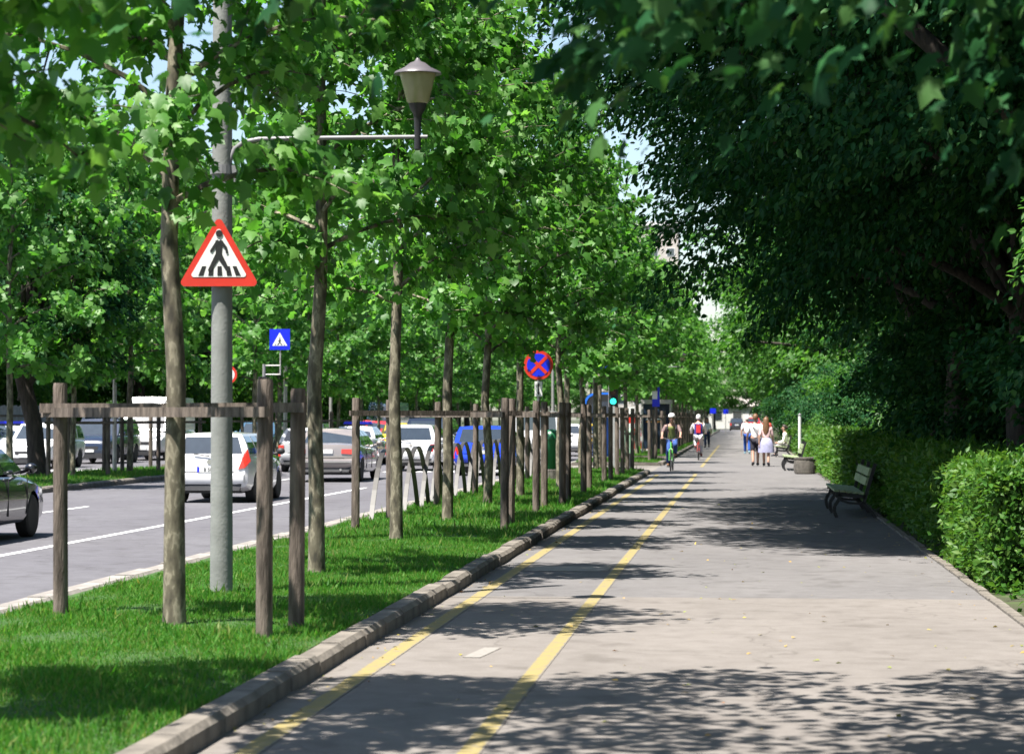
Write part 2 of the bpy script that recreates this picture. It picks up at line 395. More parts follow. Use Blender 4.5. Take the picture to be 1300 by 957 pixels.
# kerb stones, every one of its own
def stone_mesh(name, wd, ln, top, bot, m, bev=.035):
    ring = lambda y, s: [(-wd/2*s, y, bot), (wd/2*s, y, bot), (wd/2*s, y, top-bev), (wd/2*s-bev, y, top), (-wd/2*s+bev*.6, y, top), (-wd/2*s, y, top-bev*.6)]
    return MB().loft([ring(-ln/2, .97), ring(-ln/2+.02, 1), ring(ln/2-.02, 1), ring(ln/2, .97)]).mesh(name, m)
def kerb_line(name, x, y0, y1, wd, top, bot, m, ln=1.0, label=None):
    par = MB().box(x-wd/2+.02, x+wd/2-.02, y0+.02, y1-.02, bot-.02, top-.03).build(name, m); par['kind'] = 'structure'
    mss = [stone_mesh('kerb_stone', wd, ln-.02, top + d, bot, m) for d in (0, .008, -.007)]
    y = y0; i = 0
    while y < y1 - .01:
        o = link('kerb_stone', random.choice(mss), par, (x + random.uniform(-.012, .012), y + ln/2, 0)); o.rotation_euler.z = random.uniform(-.012, .012)
        y += ln; i += 1
    return par
kerb_line('kerb', -2.9, 6, 74, .19, .125, -.08, M['kerb'])
kerb_line('kerb', -6.22, 8, 75, .26, .125, -.1, M['kerb_road'])
kerb_line('kerb', -16.4, 30, 76, .2, .085, -.1, M['kerb'])
for x, y0, y1, t, m in ((-2.915, 101.5, 312, .12, 'kerb'), (-6.2, 87, 312, .075, 'kerb_road'), (-16.4, 83, 316, .085, 'kerb'), (-20.1, 10, 76, .085, 'kerb'), (-20.1, 83, 316, .085, 'kerb'), (-30.3, -10, 318, .09, 'kerb_road'), (-2.915, 87, 94.4, .12, 'kerb')):
    tag(stone_and := MB().box(x-.1, x+.1, y0, y1, -.1, t).build('kerb', M[m]), kind='structure')
for y, x0, x1 in ((74.8, -6.1, -2.92), (86.95, -6.1, -2.92), (94.2, -6.1, -2.92), (101.4, -6.1, -2.92)):
    tag(MB().box(x0, x1, y-.12, y+.12, -.1, .1).build('kerb', M['kerb']), kind='structure')
# low edging along the right side of the path
par = MB().box(2.315, 2.385, -3.9, 311.9, -.1, .0).build('path_edging', M['kerb']); par['kind'] = 'structure'
em = stone_mesh('edging_stone', .1, .98, .028, -.1, M['kerb'], .012)
for i in range(60):
    o = link('edging_stone', em, par, (2.35 + random.uniform(-.008, .008), 9.5 + i, random.uniform(-.01, .006)))

# grass blades
BARE = [(-4.35, 18.3, .2), (-4.35, 24.55, .2), (-4.48, 31.2, .22), (-4.53, 37.1, .2), (-4.6, 43.7, .2), (-5.53, 19.3, .09), (-3.49, 17.5, .1), (-3.41, 18.35, .1), (-4.69, 21.55, .15)]
def grass(name, spots, per, hgt, seed):
    rs = np.random.RandomState(seed); Ps = []
    for x0, x1, y0, y1, z, crown in spots:
        n = int((x1-x0)*(y1-y0)*per); x = rs.uniform(x0, x1, n); y = rs.uniform(y0, y1, n)
        a = (x - x0)/(x1 - x0); Ps.append(np.stack([x, y, z + crown*np.sin(a*np.pi) - .012], 1))
    P = np.concatenate(Ps)
    for qx, qy, qr in BARE:
        dd = np.hypot(P[:, 0]-qx, P[:, 1]-qy); P = P[dd > qr*(.75 + .5*np.sin(P[:, 0]*37)*np.sin(P[:, 1]*29))]
    n = len(P)
    ax = np.stack([rs.normal(0, .38, n), rs.normal(0, .38, n), np.ones(n)], 1)
    t = rs.uniform(0, 2*np.pi, n); nr = np.stack([np.cos(t), np.sin(t), np.zeros(n)], 1)
    sz = hgt*rs.uniform(.5, 1.3, n)*np.where(rs.rand(n) < .02, 1.9, 1)*(1 + .35*np.sin(P[:, 0]*3.1 + 1)*np.sin(P[:, 1]*2.3))
    tv = [(-.075, 0, 0), (.075, 0, 0), (0, 1, .25), (.05, .55, .05)]
    me = leaf_mesh(name, P, ax, nr, sz, tv, [(0, 1, 3), (0, 3, 2)], M['grass'])
    return link(name, me)
tag(grass('grass', [(-6.0, -3.0, 10, 32, .1, .03)], 4000, .048, 1), 'short lush green grass in the strip between road and path', 'grass', kind='stuff')
tag(grass('grass', [(-6.0, -3.0, 32, 74.6, .1, .03), (-6.0, -3.0, 87.2, 94, .1, .03), (-6.0, -3.0, 101.8, 150, .1, .03)], 700, .075, 2), 'mown green grass farther along the tree strip', 'grass', kind='stuff')
tag(grass('grass', [(-20, -16.5, 46, 76, .07, .03), (-20, -16.5, 83, 130, .07, .03)], 260, .09, 3), 'mown green grass on the raised median', 'grass', kind='stuff')

# ------------------------------------------------------------------ trees
def bez(a, b, c, n): return [a*(1-t)**2 + b*2*t*(1-t) + c*t*t for t in [i/(n-1) for i in range(n)]]
def young_tree(seed, nleaf, lobed, z0=3.45, top=9.4, rad=1.95, size=.148, trad=.078):
    """trunk with limbs, and a crown of leaves set along the twigs"""
    rs = random.Random(seed); nr = np.random.RandomState(seed)
    tb = MB(); wob = [Vector((rs.uniform(-.06, .06), rs.uniform(-.06, .06), 0)) for _ in range(9)]
    tp = [Vector((0, 0, -.1)), Vector((0, 0, .15))] + [Vector((0, 0, .9 + i*(top-1.2)/8)) + wob[i]*(.4 + i*.2) for i in range(9)]
    tr = [trad*1.35, trad*1.12] + [trad*(1.02 - .85*(i/8)**1.25) for i in range(9)]
    tb.tube(tp, tr, 12)
    def trunk_at(z):
        for a, b in zip(tp, tp[1:]):
            if a.z <= z <= b.z: return a.lerp(b, (z-a.z)/(b.z-a.z))
        return tp[-1]
    twigs = []
    nb = 30
    for i in range(nb):
        f = i/(nb-1); z = z0 - .35 + f*(top - z0 - .5); az = i*2.399 + rs.uniform(-.4, .4)
        L = rad*(.86 + .2*min(1, f/.3) - .62*max(0, f-.4)/.6)*rs.uniform(.65, 1.15); el = .25 + .55*f + rs.uniform(-.2, .25)
        p0 = trunk_at(z); d = Vector((math.cos(az)*math.cos(el), math.sin(az)*math.cos(el), math.sin(el)))
        p2 = p0 + d*L + Vector((0, 0, -.25*(1-f)*L*.5)); p1 = p0 + d*L*.5 + Vector((0, 0, .18*L))
        br = bez(p0, p1, p2, 6); r0 = .030*(1 - .5*f)
        tb.tube(br, [r0*(1 - .8*k/5) for k in range(6)], 5)
        twigs.append((br, .8))
        for k in range(5):
            t = rs.uniform(.25, .95); q = p0*(1-t)**2 + p1*2*t*(1-t) + p2*t*t
            sd = (d*.6 + Vector((rs.uniform(-1, 1), rs.uniform(-1, 1), rs.uniform(-.55, .6)))).normalized()
            e = q + sd*rs.uniform(.35, .95)*(.5 + .5*L/rad)
            tw = bez(q, q.lerp(e, .5) + Vector((0, 0, .06)), e + Vector((0, 0, -.06)), 4)
            tb.tube(tw, [.009, .007, .005, .003], 4, cap=False); twigs.append((tw, 1.0))
    # leaves
    seg = []; wt = []
    for pts, wgt in twigs:
        for a, b in zip(pts, pts[1:]): seg.append((a, b)); wt.append((b-a).length*wgt)
    wt = np.array(wt)/sum(wt); idx = nr.choice(len(seg), nleaf, p=wt)
    A = np.array([tuple(s[0]) for s in seg])[idx]; B = np.array([tuple(s[1]) for s in seg])[idx]
    t = nr.rand(nleaf, 1); base = A + (B-A)*t
    off = nr.normal(0, 1, (nleaf, 3))*np.array([.12, .12, .1]); P = base + off
    out = norm(P*np.array([1, 1, 0]) + 1e-4)
    axis = norm(out*.4 + nr.normal(0, .5, (nleaf, 3)) + np.array([0, 0, -.6]))
    nrm = norm(np.array([-.12, -.16, .5]) + out*.5 + nr.normal(0, .5, (nleaf, 3)))
    sz = size*(.4 + .85*nr.rand(nleaf)**.8)
    tv, tf = (PLANE, PLANE_F) if lobed == 2 else (STAR, STAR_F) if lobed == 1 else (KITE, KITE_F)
    return tb.mesh('trunk', M['plane_bark'], 60), leaf_mesh('crown', P, axis, nrm, sz, tv, tf, M['plane_leaf'])
YT_NEAR = [young_tree(11, 7400, 2, rad=2.2), young_tree(12, 5200, 2, rad=1.8, z0=3.62), young_tree(13, 6400, 2, z0=3.3)]
YT_MID = [young_tree(21, 4700, 1, size=.165, z0=3.2), young_tree(22, 4700, 1, size=.165, rad=2.1, z0=3.1)]
YT_FAR = [young_tree(31, 3400, 1, size=.22, rad=2.2, z0=3.0), young_tree(32, 3400, 1, size=.22, z0=2.8, rad=2.2)]
def plant(kind, loc, rz, label, group, name='plane_tree', cat='tree', sc=1.0):
    t = thing(name, label, cat, loc, rz, group); t.scale = (sc, sc, sc)
    link('trunk', kind[0], t); link('crown', kind[1], t)
    return t
G1 = 'young plane trees along the grass strip'
plant(YT_NEAR[0], (-4.4, 12.1, .1), 1.1, 'young plane tree just before the first wooden stake guard, only its crown in view', G1)
plant(YT_NEAR[1], (-4.35, 18.3, .1), 0.2, 'young plane tree standing inside the wooden guard beside the warning sign pole', G1)
plant(YT_NEAR[2], (-4.35, 24.55, .1), 2.2, 'young plane tree right behind the paired stakes next to the warning sign pole', G1)
plant(YT_NEAR[0], (-4.48, 31.2, .1), 3.4, 'unguarded young plane tree just before the second wooden guard', G1)
plant(YT_MID[0], (-4.53, 37.1, .1), 4.4, 'young plane tree inside the second wooden guard by the white hatch van', G1)
plant(YT_MID[1], (-4.6, 43.7, .1), .9, 'young plane tree in front of the blue car in the grass strip', G1)
plant(YT_MID[0], (-4.42, 48.2, .1), 2.5, 'young plane tree just left of the no stopping sign', G1)
plant(YT_MID[1], (-4.1, 54.5, .1), 5.0, 'young plane tree standing just behind the no stopping sign', G1)
far_y = [61, 67.3, 73.2, 90.5] + [104 + 6.3*i for i in range(33)]
for i, y in enumerate(far_y):
    plant((YT_MID + YT_FAR)[i % 4] if y < 95 else YT_FAR[i % 2], (-4.45 + random.uniform(-.15, .15), y, .1), random.uniform(0, 6.28),
          'young plane tree in the long row of staked trees beyond the no stopping sign', G1, sc=random.uniform(.95, 1.12))
# a second row of street trees on the median and on the far side of the road
for i, y in enumerate([58.2, 64.7, 70.5, 76.2] + [88 + 6.6*i for i in range(24)]):
    plant(YT_FAR[i % 2], (-18.1 + random.uniform(-.2, .2), y, .07), random.uniform(0, 6.28), 'young plane tree with thin trunk growing on the grassy median', 'young plane trees on the median', sc=random.uniform(.95, 1.15))

def big_tree(seed, rx, rz_, zc, nclump, per, size, material, spread=.55, trad=.28, trunk_h=4.0, flat=.6, lobed=0, lean=0.0, lo=.35, spray=1.5, extra=None):
    """an old park tree: forked trunk, limbs reaching into the crown, leaves in clumps"""
    rs = random.Random(seed); nr = np.random.RandomState(seed); tb = MB()
    fork = Vector((lean*trunk_h, 0, trunk_h)); 
    tb.tube([(0, 0, -.15), (0, 0, .3), (lean*trunk_h*.4 + .08, .05, trunk_h*.5), fork], [trad*1.5, trad*1.12, trad, trad*.9], 12)
    c = []
    while len(c) < nclump:
        v = nr.normal(0, 1, 3); v /= np.linalg.norm(v); r = nr.uniform(lo, 1)**.45
        q = v*r*np.array([rx, rx, rz_])*(1 + .16*math.sin(v[0]*4 + seed) + .12*math.sin(v[1]*5 + v[2]*3))
        if q[2] < -rz_*.9: continue
        c.append(q + np.array([lean*trunk_h, 0, zc]))
    c = np.array(c)
    for k in range(9):
        e = Vector(c[nr.randint(nclump)]); m = fork.lerp(e, .5) + Vector((0, 0, .6))
        st = fork - Vector((0, 0, rs.uniform(0, .8)))
        tb.tube(bez(st, m, e, 7), [trad*.5*(1 - .85*i/6) for i in range(7)], 7)
    tb.tube([fork, fork + Vector((.2, .1, 2.5)), fork + Vector((0, .2, 6))], [trad*.8, trad*.6, trad*.2], 8)
    if extra: c = np.concatenate([c, np.array(extra, float)]); nclump = len(c)
    # each clump is a drooping spray of leaves along the end of a bough
    idx = np.repeat(np.arange(nclump), per); n = len(idx); ctr = np.array([lean*trunk_h, 0, zc])
    dirs = norm((c - ctr)*np.array([1, 1, .35]) + nr.normal(0, .8, (nclump, 3))*np.array([1, 1, .3]))
    side = norm(np.cross(dirs, np.array([0, 0, 1.]))); L = spray*nr.uniform(.6, 1.4, nclump); wdt = spread*nr.uniform(.6, 1.2, nclump)
    t = nr.rand(n) - .35; s = nr.normal(0, 1, n)*wdt[idx]*(1 - .45*np.clip(t, 0, 1)); tt = np.clip(t, 0, 1)
    P = c[idx] + dirs[idx]*(L[idx]*t)[:, None] + side[idx]*s[:, None]
    P[:, 2] += nr.normal(0, 1, n)*spread*flat*.42 - .32*L[idx]*tt**2 - .22*s*s/np.maximum(wdt[idx], .1)
    out = dirs[idx]
    axis = norm(out*.55 + side[idx]*np.sign(s)[:, None]*.3 + nr.normal(0, .45, (n, 3)) + np.array([0, 0, -.55]))
    nrm = norm(np.array([-.1, -.12, .85]) + out*.3 + nr.normal(0, .42, (n, 3)))
    sz = size*(.5 + .75*nr.rand(n))
    tv, tf = (PLANE, PLANE_F) if lobed == 2 else (HEX, HEX_F) if lobed == 1 else (KITE, KITE_F)
    return tb.mesh('trunk', M['dark_bark'], 60), leaf_mesh('crown', P, axis, nrm, sz, tv, tf, material)
def far_tree(*a, **k): return big_tree(*a, **k)
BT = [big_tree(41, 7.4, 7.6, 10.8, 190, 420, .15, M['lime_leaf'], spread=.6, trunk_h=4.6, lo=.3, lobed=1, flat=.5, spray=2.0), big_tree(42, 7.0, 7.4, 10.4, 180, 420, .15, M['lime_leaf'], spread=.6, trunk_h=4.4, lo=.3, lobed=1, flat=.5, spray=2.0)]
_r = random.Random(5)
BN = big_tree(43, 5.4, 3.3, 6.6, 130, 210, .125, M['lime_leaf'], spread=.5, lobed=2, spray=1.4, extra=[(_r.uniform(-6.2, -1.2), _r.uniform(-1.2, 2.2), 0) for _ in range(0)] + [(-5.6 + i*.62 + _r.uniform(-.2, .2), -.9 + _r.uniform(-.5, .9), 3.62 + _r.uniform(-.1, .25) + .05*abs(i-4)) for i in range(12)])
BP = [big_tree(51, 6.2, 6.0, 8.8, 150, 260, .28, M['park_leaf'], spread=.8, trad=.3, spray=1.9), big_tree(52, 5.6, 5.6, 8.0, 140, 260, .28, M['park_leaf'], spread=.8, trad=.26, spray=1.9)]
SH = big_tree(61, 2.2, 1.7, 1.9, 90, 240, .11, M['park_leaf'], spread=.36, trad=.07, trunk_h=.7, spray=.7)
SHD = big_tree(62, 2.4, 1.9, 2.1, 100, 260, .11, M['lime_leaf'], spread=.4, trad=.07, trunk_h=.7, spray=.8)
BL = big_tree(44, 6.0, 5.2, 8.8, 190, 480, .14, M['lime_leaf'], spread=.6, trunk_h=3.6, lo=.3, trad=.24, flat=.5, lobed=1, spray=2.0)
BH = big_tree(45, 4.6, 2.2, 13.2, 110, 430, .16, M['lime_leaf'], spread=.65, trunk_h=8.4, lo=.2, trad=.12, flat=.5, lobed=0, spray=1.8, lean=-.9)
BM = big_tree(63, 2.4, 1.6, 3.7, 60, 260, .10, M['park_leaf'], spread=.34, trad=.07, trunk_h=2.2, spray=.8, lobed=1)
G2 = 'old dark trees overhanging the path'
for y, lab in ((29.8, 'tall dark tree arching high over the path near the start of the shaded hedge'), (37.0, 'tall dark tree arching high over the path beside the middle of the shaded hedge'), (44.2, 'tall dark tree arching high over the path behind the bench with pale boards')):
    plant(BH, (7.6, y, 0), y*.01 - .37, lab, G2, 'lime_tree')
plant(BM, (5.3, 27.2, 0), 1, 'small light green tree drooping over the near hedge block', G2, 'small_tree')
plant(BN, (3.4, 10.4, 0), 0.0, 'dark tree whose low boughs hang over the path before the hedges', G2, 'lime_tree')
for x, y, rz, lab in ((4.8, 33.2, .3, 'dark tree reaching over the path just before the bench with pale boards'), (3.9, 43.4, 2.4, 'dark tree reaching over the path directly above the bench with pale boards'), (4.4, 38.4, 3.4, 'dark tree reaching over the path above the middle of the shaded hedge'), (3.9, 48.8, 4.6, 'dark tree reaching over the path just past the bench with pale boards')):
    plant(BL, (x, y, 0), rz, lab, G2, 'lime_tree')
for i, (x, y, s) in enumerate([(10.2, 18, .95), (9.8, 28.5, 1.0), (7.5, 36.5, 1.06), (7.9, 45, 1.12), (8.0, 53.5, 1.1), (8.6, 63, 1.05), (9.2, 73, 1), (9.2, 84, 1), (8.8, 96, 1), (7.6, 109, 1), (6.6, 123, 1), (6, 138, 1), (6, 154, 1), (6, 171, 1), (6, 190, 1), (6, 211, 1), (6, 234, 1), (6, 260, 1), (6.5, 288, 1)]):
    lab = 'old dark leafed tree rising behind the long hedge beside the path'
    plant(BT[i % 2] if y < 90 else BP[i % 2], (x, y, 0), i*1.7, lab if y < 90 else 'brighter green tree overhanging the far part of the path', G2, 'lime_tree', sc=s*(1 if y < 90 else 1.1))
for i, (x, y) in enumerate([(14, 26), (15, 36), (14, 47), (15, 59), (14, 72), (15, 87), (14.5, 104), (15, 124), (15, 148), (15, 180)]):
    plant(BT[(i+1) % 2], (x, y, 0), i*2.3 + 1, 'old dark tree deep in the park behind the first row', 'dark trees deeper in the park', 'lime_tree', sc=1.05)
for i, (x, y) in enumerate([(6.4, 31.5), (6.5, 36), (5.8, 40), (6.2, 45.5), (5.6, 51), (6.4, 57), (5.6, 64), (6, 71), (5.2, 79), (5.6, 90), (5, 99), (4.6, 108), (4.8, 118), (4.6, 130), (4.6, 143), (4.6, 158), (4.6, 175)]):
    plant((SHD if i % 3 or y < 60 else SH), (x, y, 0), i*1.3, 'rounded shrub filling the shade behind the hedges', 'shrubs behind the hedges', 'shrub', 'shrub', sc=random.uniform(.9, 1.25))
# park trees beyond the opposite carriageway
k = 0
for row, (x0, ys) in enumerate([(-35.5, range(92, 320, 11)), (-44, range(100, 330, 12)), (-55, range(112, 340, 13)), (-68, range(140, 360, 15))]):
    for y in ys:
        plant(BP[k % 2], (x0 + random.uniform(-1.5, 1.5), y + random.uniform(-2, 2), 0), random.uniform(0, 6.28), 'tall park tree with dark trunk beyond the opposite carriageway', 'park trees across the road', 'park_tree', sc=random.uniform(.9, 1.3)); k += 1
for i in range(22):
    plant(SH, (-37.5 + random.uniform(-1, 1.2), 100 + i*9 + random.uniform(-2, 2), 0), random.uniform(0, 6.28), 'green shrub under the park trees across the road', 'shrubs across the road', 'shrub', 'shrub', sc=random.uniform(1.0, 1.5))
OT = big_tree(71, 3.4, 3.0, 5.9, 110, 170, .2, M['lime_leaf'], spread=.6, trad=.24, trunk_h=2.9, lean=-.16)
plant(OT, (-19.6, 66.0, .07), 0, 'leaning old tree with thick dark trunk at the edge of the median', None, 'leaning_tree')
for x, y in ((-12, 352), (-4, 350), (4, 352), (12, 350), (-22, 356), (-32, 352), (0, 372), (-9, 374), (9, 376)):
    plant(BP[0], (x, y, 0), x, 'distant tree closing the view at the end of the avenue', 'trees closing the avenue', 'park_tree', sc=.82)

# ------------------------------------------------------------------ hedges
def hedge(label, x0, x1, y0, y1, h, per, size, seed, stems=0):
    t = thing('hedge', label, 'hedge', (0, 0, 0), 0, 'clipped hedges along the path')
    t.location = ((x0+x1)/2, (y0+y1)/2, 0); cx, cyy = t.location.x, t.location.y
    rs = np.random.RandomState(seed); hx, hy = (x1-x0)/2, (y1-y0)/2; z0 = .12
    faces = [((-1, 0, 0), 2*hy*(h-z0)), ((1, 0, 0), 2*hy*(h-z0)*.5), ((0, -1, 0), 2*hx*(h-z0)), ((0, 1, 0), 2*hx*(h-z0)*.6), ((0, 0, 1), 4*hx*hy)]
    Ps, Ns = [], []
    for nv, ar in faces:
        n = int(ar*per); a = rs.uniform(-1, 1, n); b = rs.uniform(0, 1, n)
        d = -np.abs(rs.normal(0, .085, n)) + rs.exponential(.035, n)
        if nv[0]: P = np.stack([nv[0]*(hx + d), a*hy, z0 + b*(h-z0)], 1)
        elif nv[1]: P = np.stack([a*hx, nv[1]*(hy + d), z0 + b*(h-z0)], 1)
        else: P = np.stack([a*hx, (b*2-1)*hy, h + d], 1)
        wv = .025*np.sin(P[:, 1]*1.9 + P[:, 2]*3.1 + seed) + .025*np.sin(P[:, 1]*4.3 + P[:, 0]*3 + P[:, 2]*5)
        P += np.array(nv)*wv[:, None]
        Ps.append(P); Ns.append(np.tile(np.array(nv, float), (n, 1)))
    # sprigs growing out of the top
    ns = int(2*hy*6)
    for _ in range(ns):
        q = np.array([rs.uniform(-hx, hx), rs.uniform(-hy, hy), h]); m = rs.randint(4, 10); L = rs.uniform(.03, .15)
        tt = rs.rand(m, 1); Ps.append(q + tt*np.array([rs.normal(0, .07), rs.normal(0, .07), L])); Ns.append(rs.normal(0, 1, (m, 3)))
    P = np.concatenate(Ps); Nv = np.concatenate(Ns); n = len(P)
    ax = norm(Nv*.5 + rs.normal(0, .6, (n, 3)) + np.array([0, 0, .15])); nr = norm(Nv*.9 + np.array([0, 0, .6]) + rs.normal(0, .45, (n, 3)))
    link('foliage', leaf_mesh('foliage', P, ax, nr, size*rs.uniform(.6, 1.35, n), OVAL, OVAL_F, M['hedge_leaf']), t)
    MB().box(-hx+.13, hx-.13, -hy+.13, hy-.13, .3, h-.12).build('light_block_core', M['hedge_core'], t)  # solid dark box added behind the leaves, keeps light from passing through
    for i in range(stems):
        px, py = rs.uniform(-hx+.1, hx-.2), -hy + rs.uniform(.0, .35)
        MB().tube([(px, py, -.05), (px + rs.normal(0, .05), py + .02, .3), (px + rs.normal(0, .12), py + .05, .75)], [.014, .011, .006], 5).build('stem', M['dark_bark'], t)
    return t
hedge('bright leafy hedge block with free end beside the near path edging', 2.45, 4.6, 24.3, 28.9, 1.17, 1900, .078, 1, 12)
hedge('shaded clipped hedge directly behind the bench with pale boards', 2.5, 3.6, 31.5, 51.5, 1.2, 700, .09, 2)
hedge('long clipped hedge with sunlit far end beside the round concrete bin', 2.35, 3.5, 52.2, 83, 1.25, 380, .12, 3)
hedge('hedge farthest along the path behind the seated woman', 2.6, 3.6, 92, 150, 1.25, 140, .17, 4)
# low ground cover at the foot of the hedges
rs = np.random.RandomState(9)
n = 9000; y = np.concatenate([rs.uniform(14, 30, 6000), rs.uniform(30, 84, 3000)]); x = 2.42 + np.abs(rs.normal(0, .55, n)) + np.where(y < 24, rs.uniform(0, 1.6, n), 0)
P = np.stack([x, y, rs.uniform(-.02, .09, n)], 1)
tag(link('ground_cover', leaf_mesh('ground_cover', P, rs.normal(0, 1, (n, 3)) + np.array([0, 0, .5]), rs.normal(0, .5, (n, 3)) + np.array([0, 0, 1.]), .09*rs.uniform(.5, 1.3, n), OVAL, OVAL_F, M['hedge_leaf'])),
    'low leafy ground cover and weeds beside the path edging', 'ground cover', kind='stuff')
n = 420; x = np.concatenate([rs.uniform(-2.86, -2.55, 120), rs.uniform(-2.8, 2.3, 200), rs.uniform(1.9, 2.3, 100)]); y = 13 + 45*rs.rand(n)**1.5
P = np.stack([x, y, np.full(n, .008)], 1)
tag(link('fallen_leaves', leaf_mesh('fallen_leaves', P, np.stack([rs.normal(0, 1, n), rs.normal(0, 1, n), rs.normal(0, .15, n)], 1), rs.normal(0, .25, (n, 3)) + np.array([0, 0, 1.]), .05*rs.uniform(.4, 1.3, n), OVAL, OVAL_F, M['dry_leaf'])),
    'small dry leaves scattered over the path and gutter', 'fallen leaves', kind='stuff')

# ------------------------------------------------------------------ wooden tree guards
def post_mesh(h, r, seed):
    rs = random.Random(seed); m = MB(); n = 10
    rr = [r*rs.uniform(.94, 1.06) for _ in range(n)]
    lean = (rs.uniform(-.012, .012), rs.uniform(-.01, .01))
    rings = []
    for z, k in ((-.12, 1.02), (.4, 1.0), (h*.5, .98), (h-.03, .96), (h, .86)):
        rings.append([(lean[0]*z + rr[i]*k*math.cos(2*math.pi*i/n), lean[1]*z + rr[i]*k*math.sin(2*math.pi*i/n), z) for i in range(n)])
    return m.loft(rings).mesh('post', M['stake'], 40)
POSTS = [post_mesh(1.9, .063, i) for i in range(5)]
def guard(label, posts, rails, z=.1, group='wooden tree guards', zr=1.66):
    cx = sum(p[0] for p in posts)/len(posts); cyy = sum(p[1] for p in posts)/len(posts)
    t = thing('tree_guard', label, 'tree guard', (cx, cyy, z), 0, group)
    for p in posts:
        o = link('post', random.choice(POSTS), t, (p[0]-cx, p[1]-cyy, 0), random.uniform(0, 6)); 
        if len(p) > 2: o.scale.z = p[2]
    for a, b, dz in rails:
        A, B = Vector(posts[a][:2]).to_3d(), Vector(posts[b][:2]).to_3d()
        d = (B - A).normalized(); A -= d*.14; B += d*.14
        s = Vector((-d.y, d.x, 0))*.085; 
        if s.y > 0: s = -s
        A += s - Vector((cx, cyy, 0)); B += s - Vector((cx, cyy, 0))
        hh, ww = .038, .02; u = s.normalized()*ww; zz = Vector((0, 0, hh)); c0 = Vector((0, 0, zr + dz))
        q = [A+c0-u-zz, A+c0+u-zz, A+c0+u+zz, A+c0-u+zz, B+c0-u-zz, B+c0+u-zz, B+c0+u+zz, B+c0-u+zz]
        MB().add(q, [(0, 1, 2, 3), (7, 6, 5, 4), (0, 4, 5, 1), (1, 5, 6, 2), (2, 6, 7, 3), (3, 7, 4, 0)]).build('rail', M['stake'], t)
    return t
guard('wooden tree guard of brown stakes and rail around the tree beside the warning sign pole', [(-5.53, 19.3), (-3.49, 17.5), (-3.41, 18.35, .97)], [(0, 1, 0), (0, 2, .035)])
guard('wooden tree guard of stakes and rails in front of the white hatch van', [(-5.54, 37.9), (-3.40, 34.6), (-3.43, 35.85), (-5.5, 34.2)], [(0, 1, 0), (3, 2, .02), (0, 2, -.03)][:2])
guard('wooden tree guard of stakes and rails in front of the blue car', [(-5.52, 43.65), (-3.48, 40.9), (-3.52, 43.1)], [(0, 1, 0), (0, 2, .03)])
guard('wooden tree guard just before the dark green litter bin', [(-5.51, 49.9), (-3.31, 44.65), (-3.33, 46.3)], [(0, 1, 0), (0, 2, .03)])
guard('wooden tree guard beside the dark green litter bin', [(-5.5, 56), (-3.34, 51.1), (-3.4, 54)], [(0, 1, 0), (0, 2, .03)])
for i, y in enumerate(far_y):
    if y > 170: break
    guard('wooden tree guard in the far row of staked trees past the dark green bin', [(-5.5, y+1), (-3.4, y-1.1), (-3.35, y+.9)], [(0, 1, 0), (0, 2, .03), (1, 2, 0)][:2 if y < 95 else 3])
for i, y in enumerate([64.7, 70.5, 76.2, 88, 94.6, 101.2, 107.8]):
    guard('thin wooden tree guard on the grassy median', [(-18.9, y), (-17.5, y+1), (-18.5, y+.6)], [(0, 1, 0)], z=.07, group='tree guards on the median', zr=1.5)

# ------------------------------------------------------------------ steel hoop fence beside the road
def hoop_mesh(wd, h, bar=.075):
    pts = []; n = 18
    for i in range(n+1):
        t = -1 + 2*i/n; pts.append((t*wd/2*(1 - .12*(1-abs(t))), h*(1 - abs(t)**2.3)))
    m = MB(); rings = []
    for i, (y, z) in enumerate(pts):
        a = pts[max(i-1, 0)]; b = pts[min(i+1, n)]; d = Vector((0, b[0]-a[0], b[1]-a[1])).normalized(); nn = Vector((0, -d.z, d.y))
        c = Vector((0, y, z)); rings.append([c + Vector((-bar/2, 0, 0)) - nn*.012, c + Vector((bar/2, 0, 0)) - nn*.012, c + Vector((bar/2, 0, 0)) + nn*.012, c + Vector((-bar/2, 0, 0)) + nn*.012])
    return m.loft(rings).mesh('hoop', M['hoop'])
HM = hoop_mesh(3.3, 1.12)
fe = thing('hoop_fence', 'interlaced steel hoop fence along the road kerb behind the tree guards', 'fence', (-5.75, 57, .08))
for i in range(20):
    y = 38.9 + i*1.85
    if y > 73: break
    link('hoop', HM, fe, (.05*(i % 2), y - 57, 0))

# ------------------------------------------------------------------ street lamp with concrete pole
t = thing('street_lamp', 'grey concrete street lamp pole with side arm and frosted lantern over the path', 'street lamp', (-4.69, 21.55, .1))
MB().tube([(0, 0, -.2), (0, 0, 1), (0, 0, 5), (0, 0, 9)], [.105, .1, .088, .075], 18).build('pole', M['concrete_pole'], t, 50)
MB().lathe([(.11, -.04), (.11, .04)], (0, 0, 3.86), 18).build('collar', M['grey_metal'], t)
MB().box(.07, .14, -.05, .05, 3.72, 3.9).build('bracket_plate', M['grey_metal'], t)
MB().tube([(.07, -.02, 3.94), (.12, -.02, 4.05), (.2, -.02, 4.11), (.34, -.02, 4.135), (1.0, -.02, 4.14), (1.88, -.02, 4.14)], [.024, .024, .023, .022, .02, .018], 10).build('arm', M['grey_metal'], t, 50)
la = MB(); la.lathe([(.02, 4.02), (.032, 4.03), (.03, 4.2), (.034, 4.3), (.04, 4.34), (.075, 4.4), (.085, 4.44)], (1.79, -.02, 0), 20).build('lantern_base', M['black_metal'], t, 50)
sh = MB().lathe([(.075, 4.43), (.1, 4.455), (.165, 4.71), (.165, 4.715)], (1.79, -.02, 0), 24).build('lantern_cover', M['lamp_glass'], t, 50)
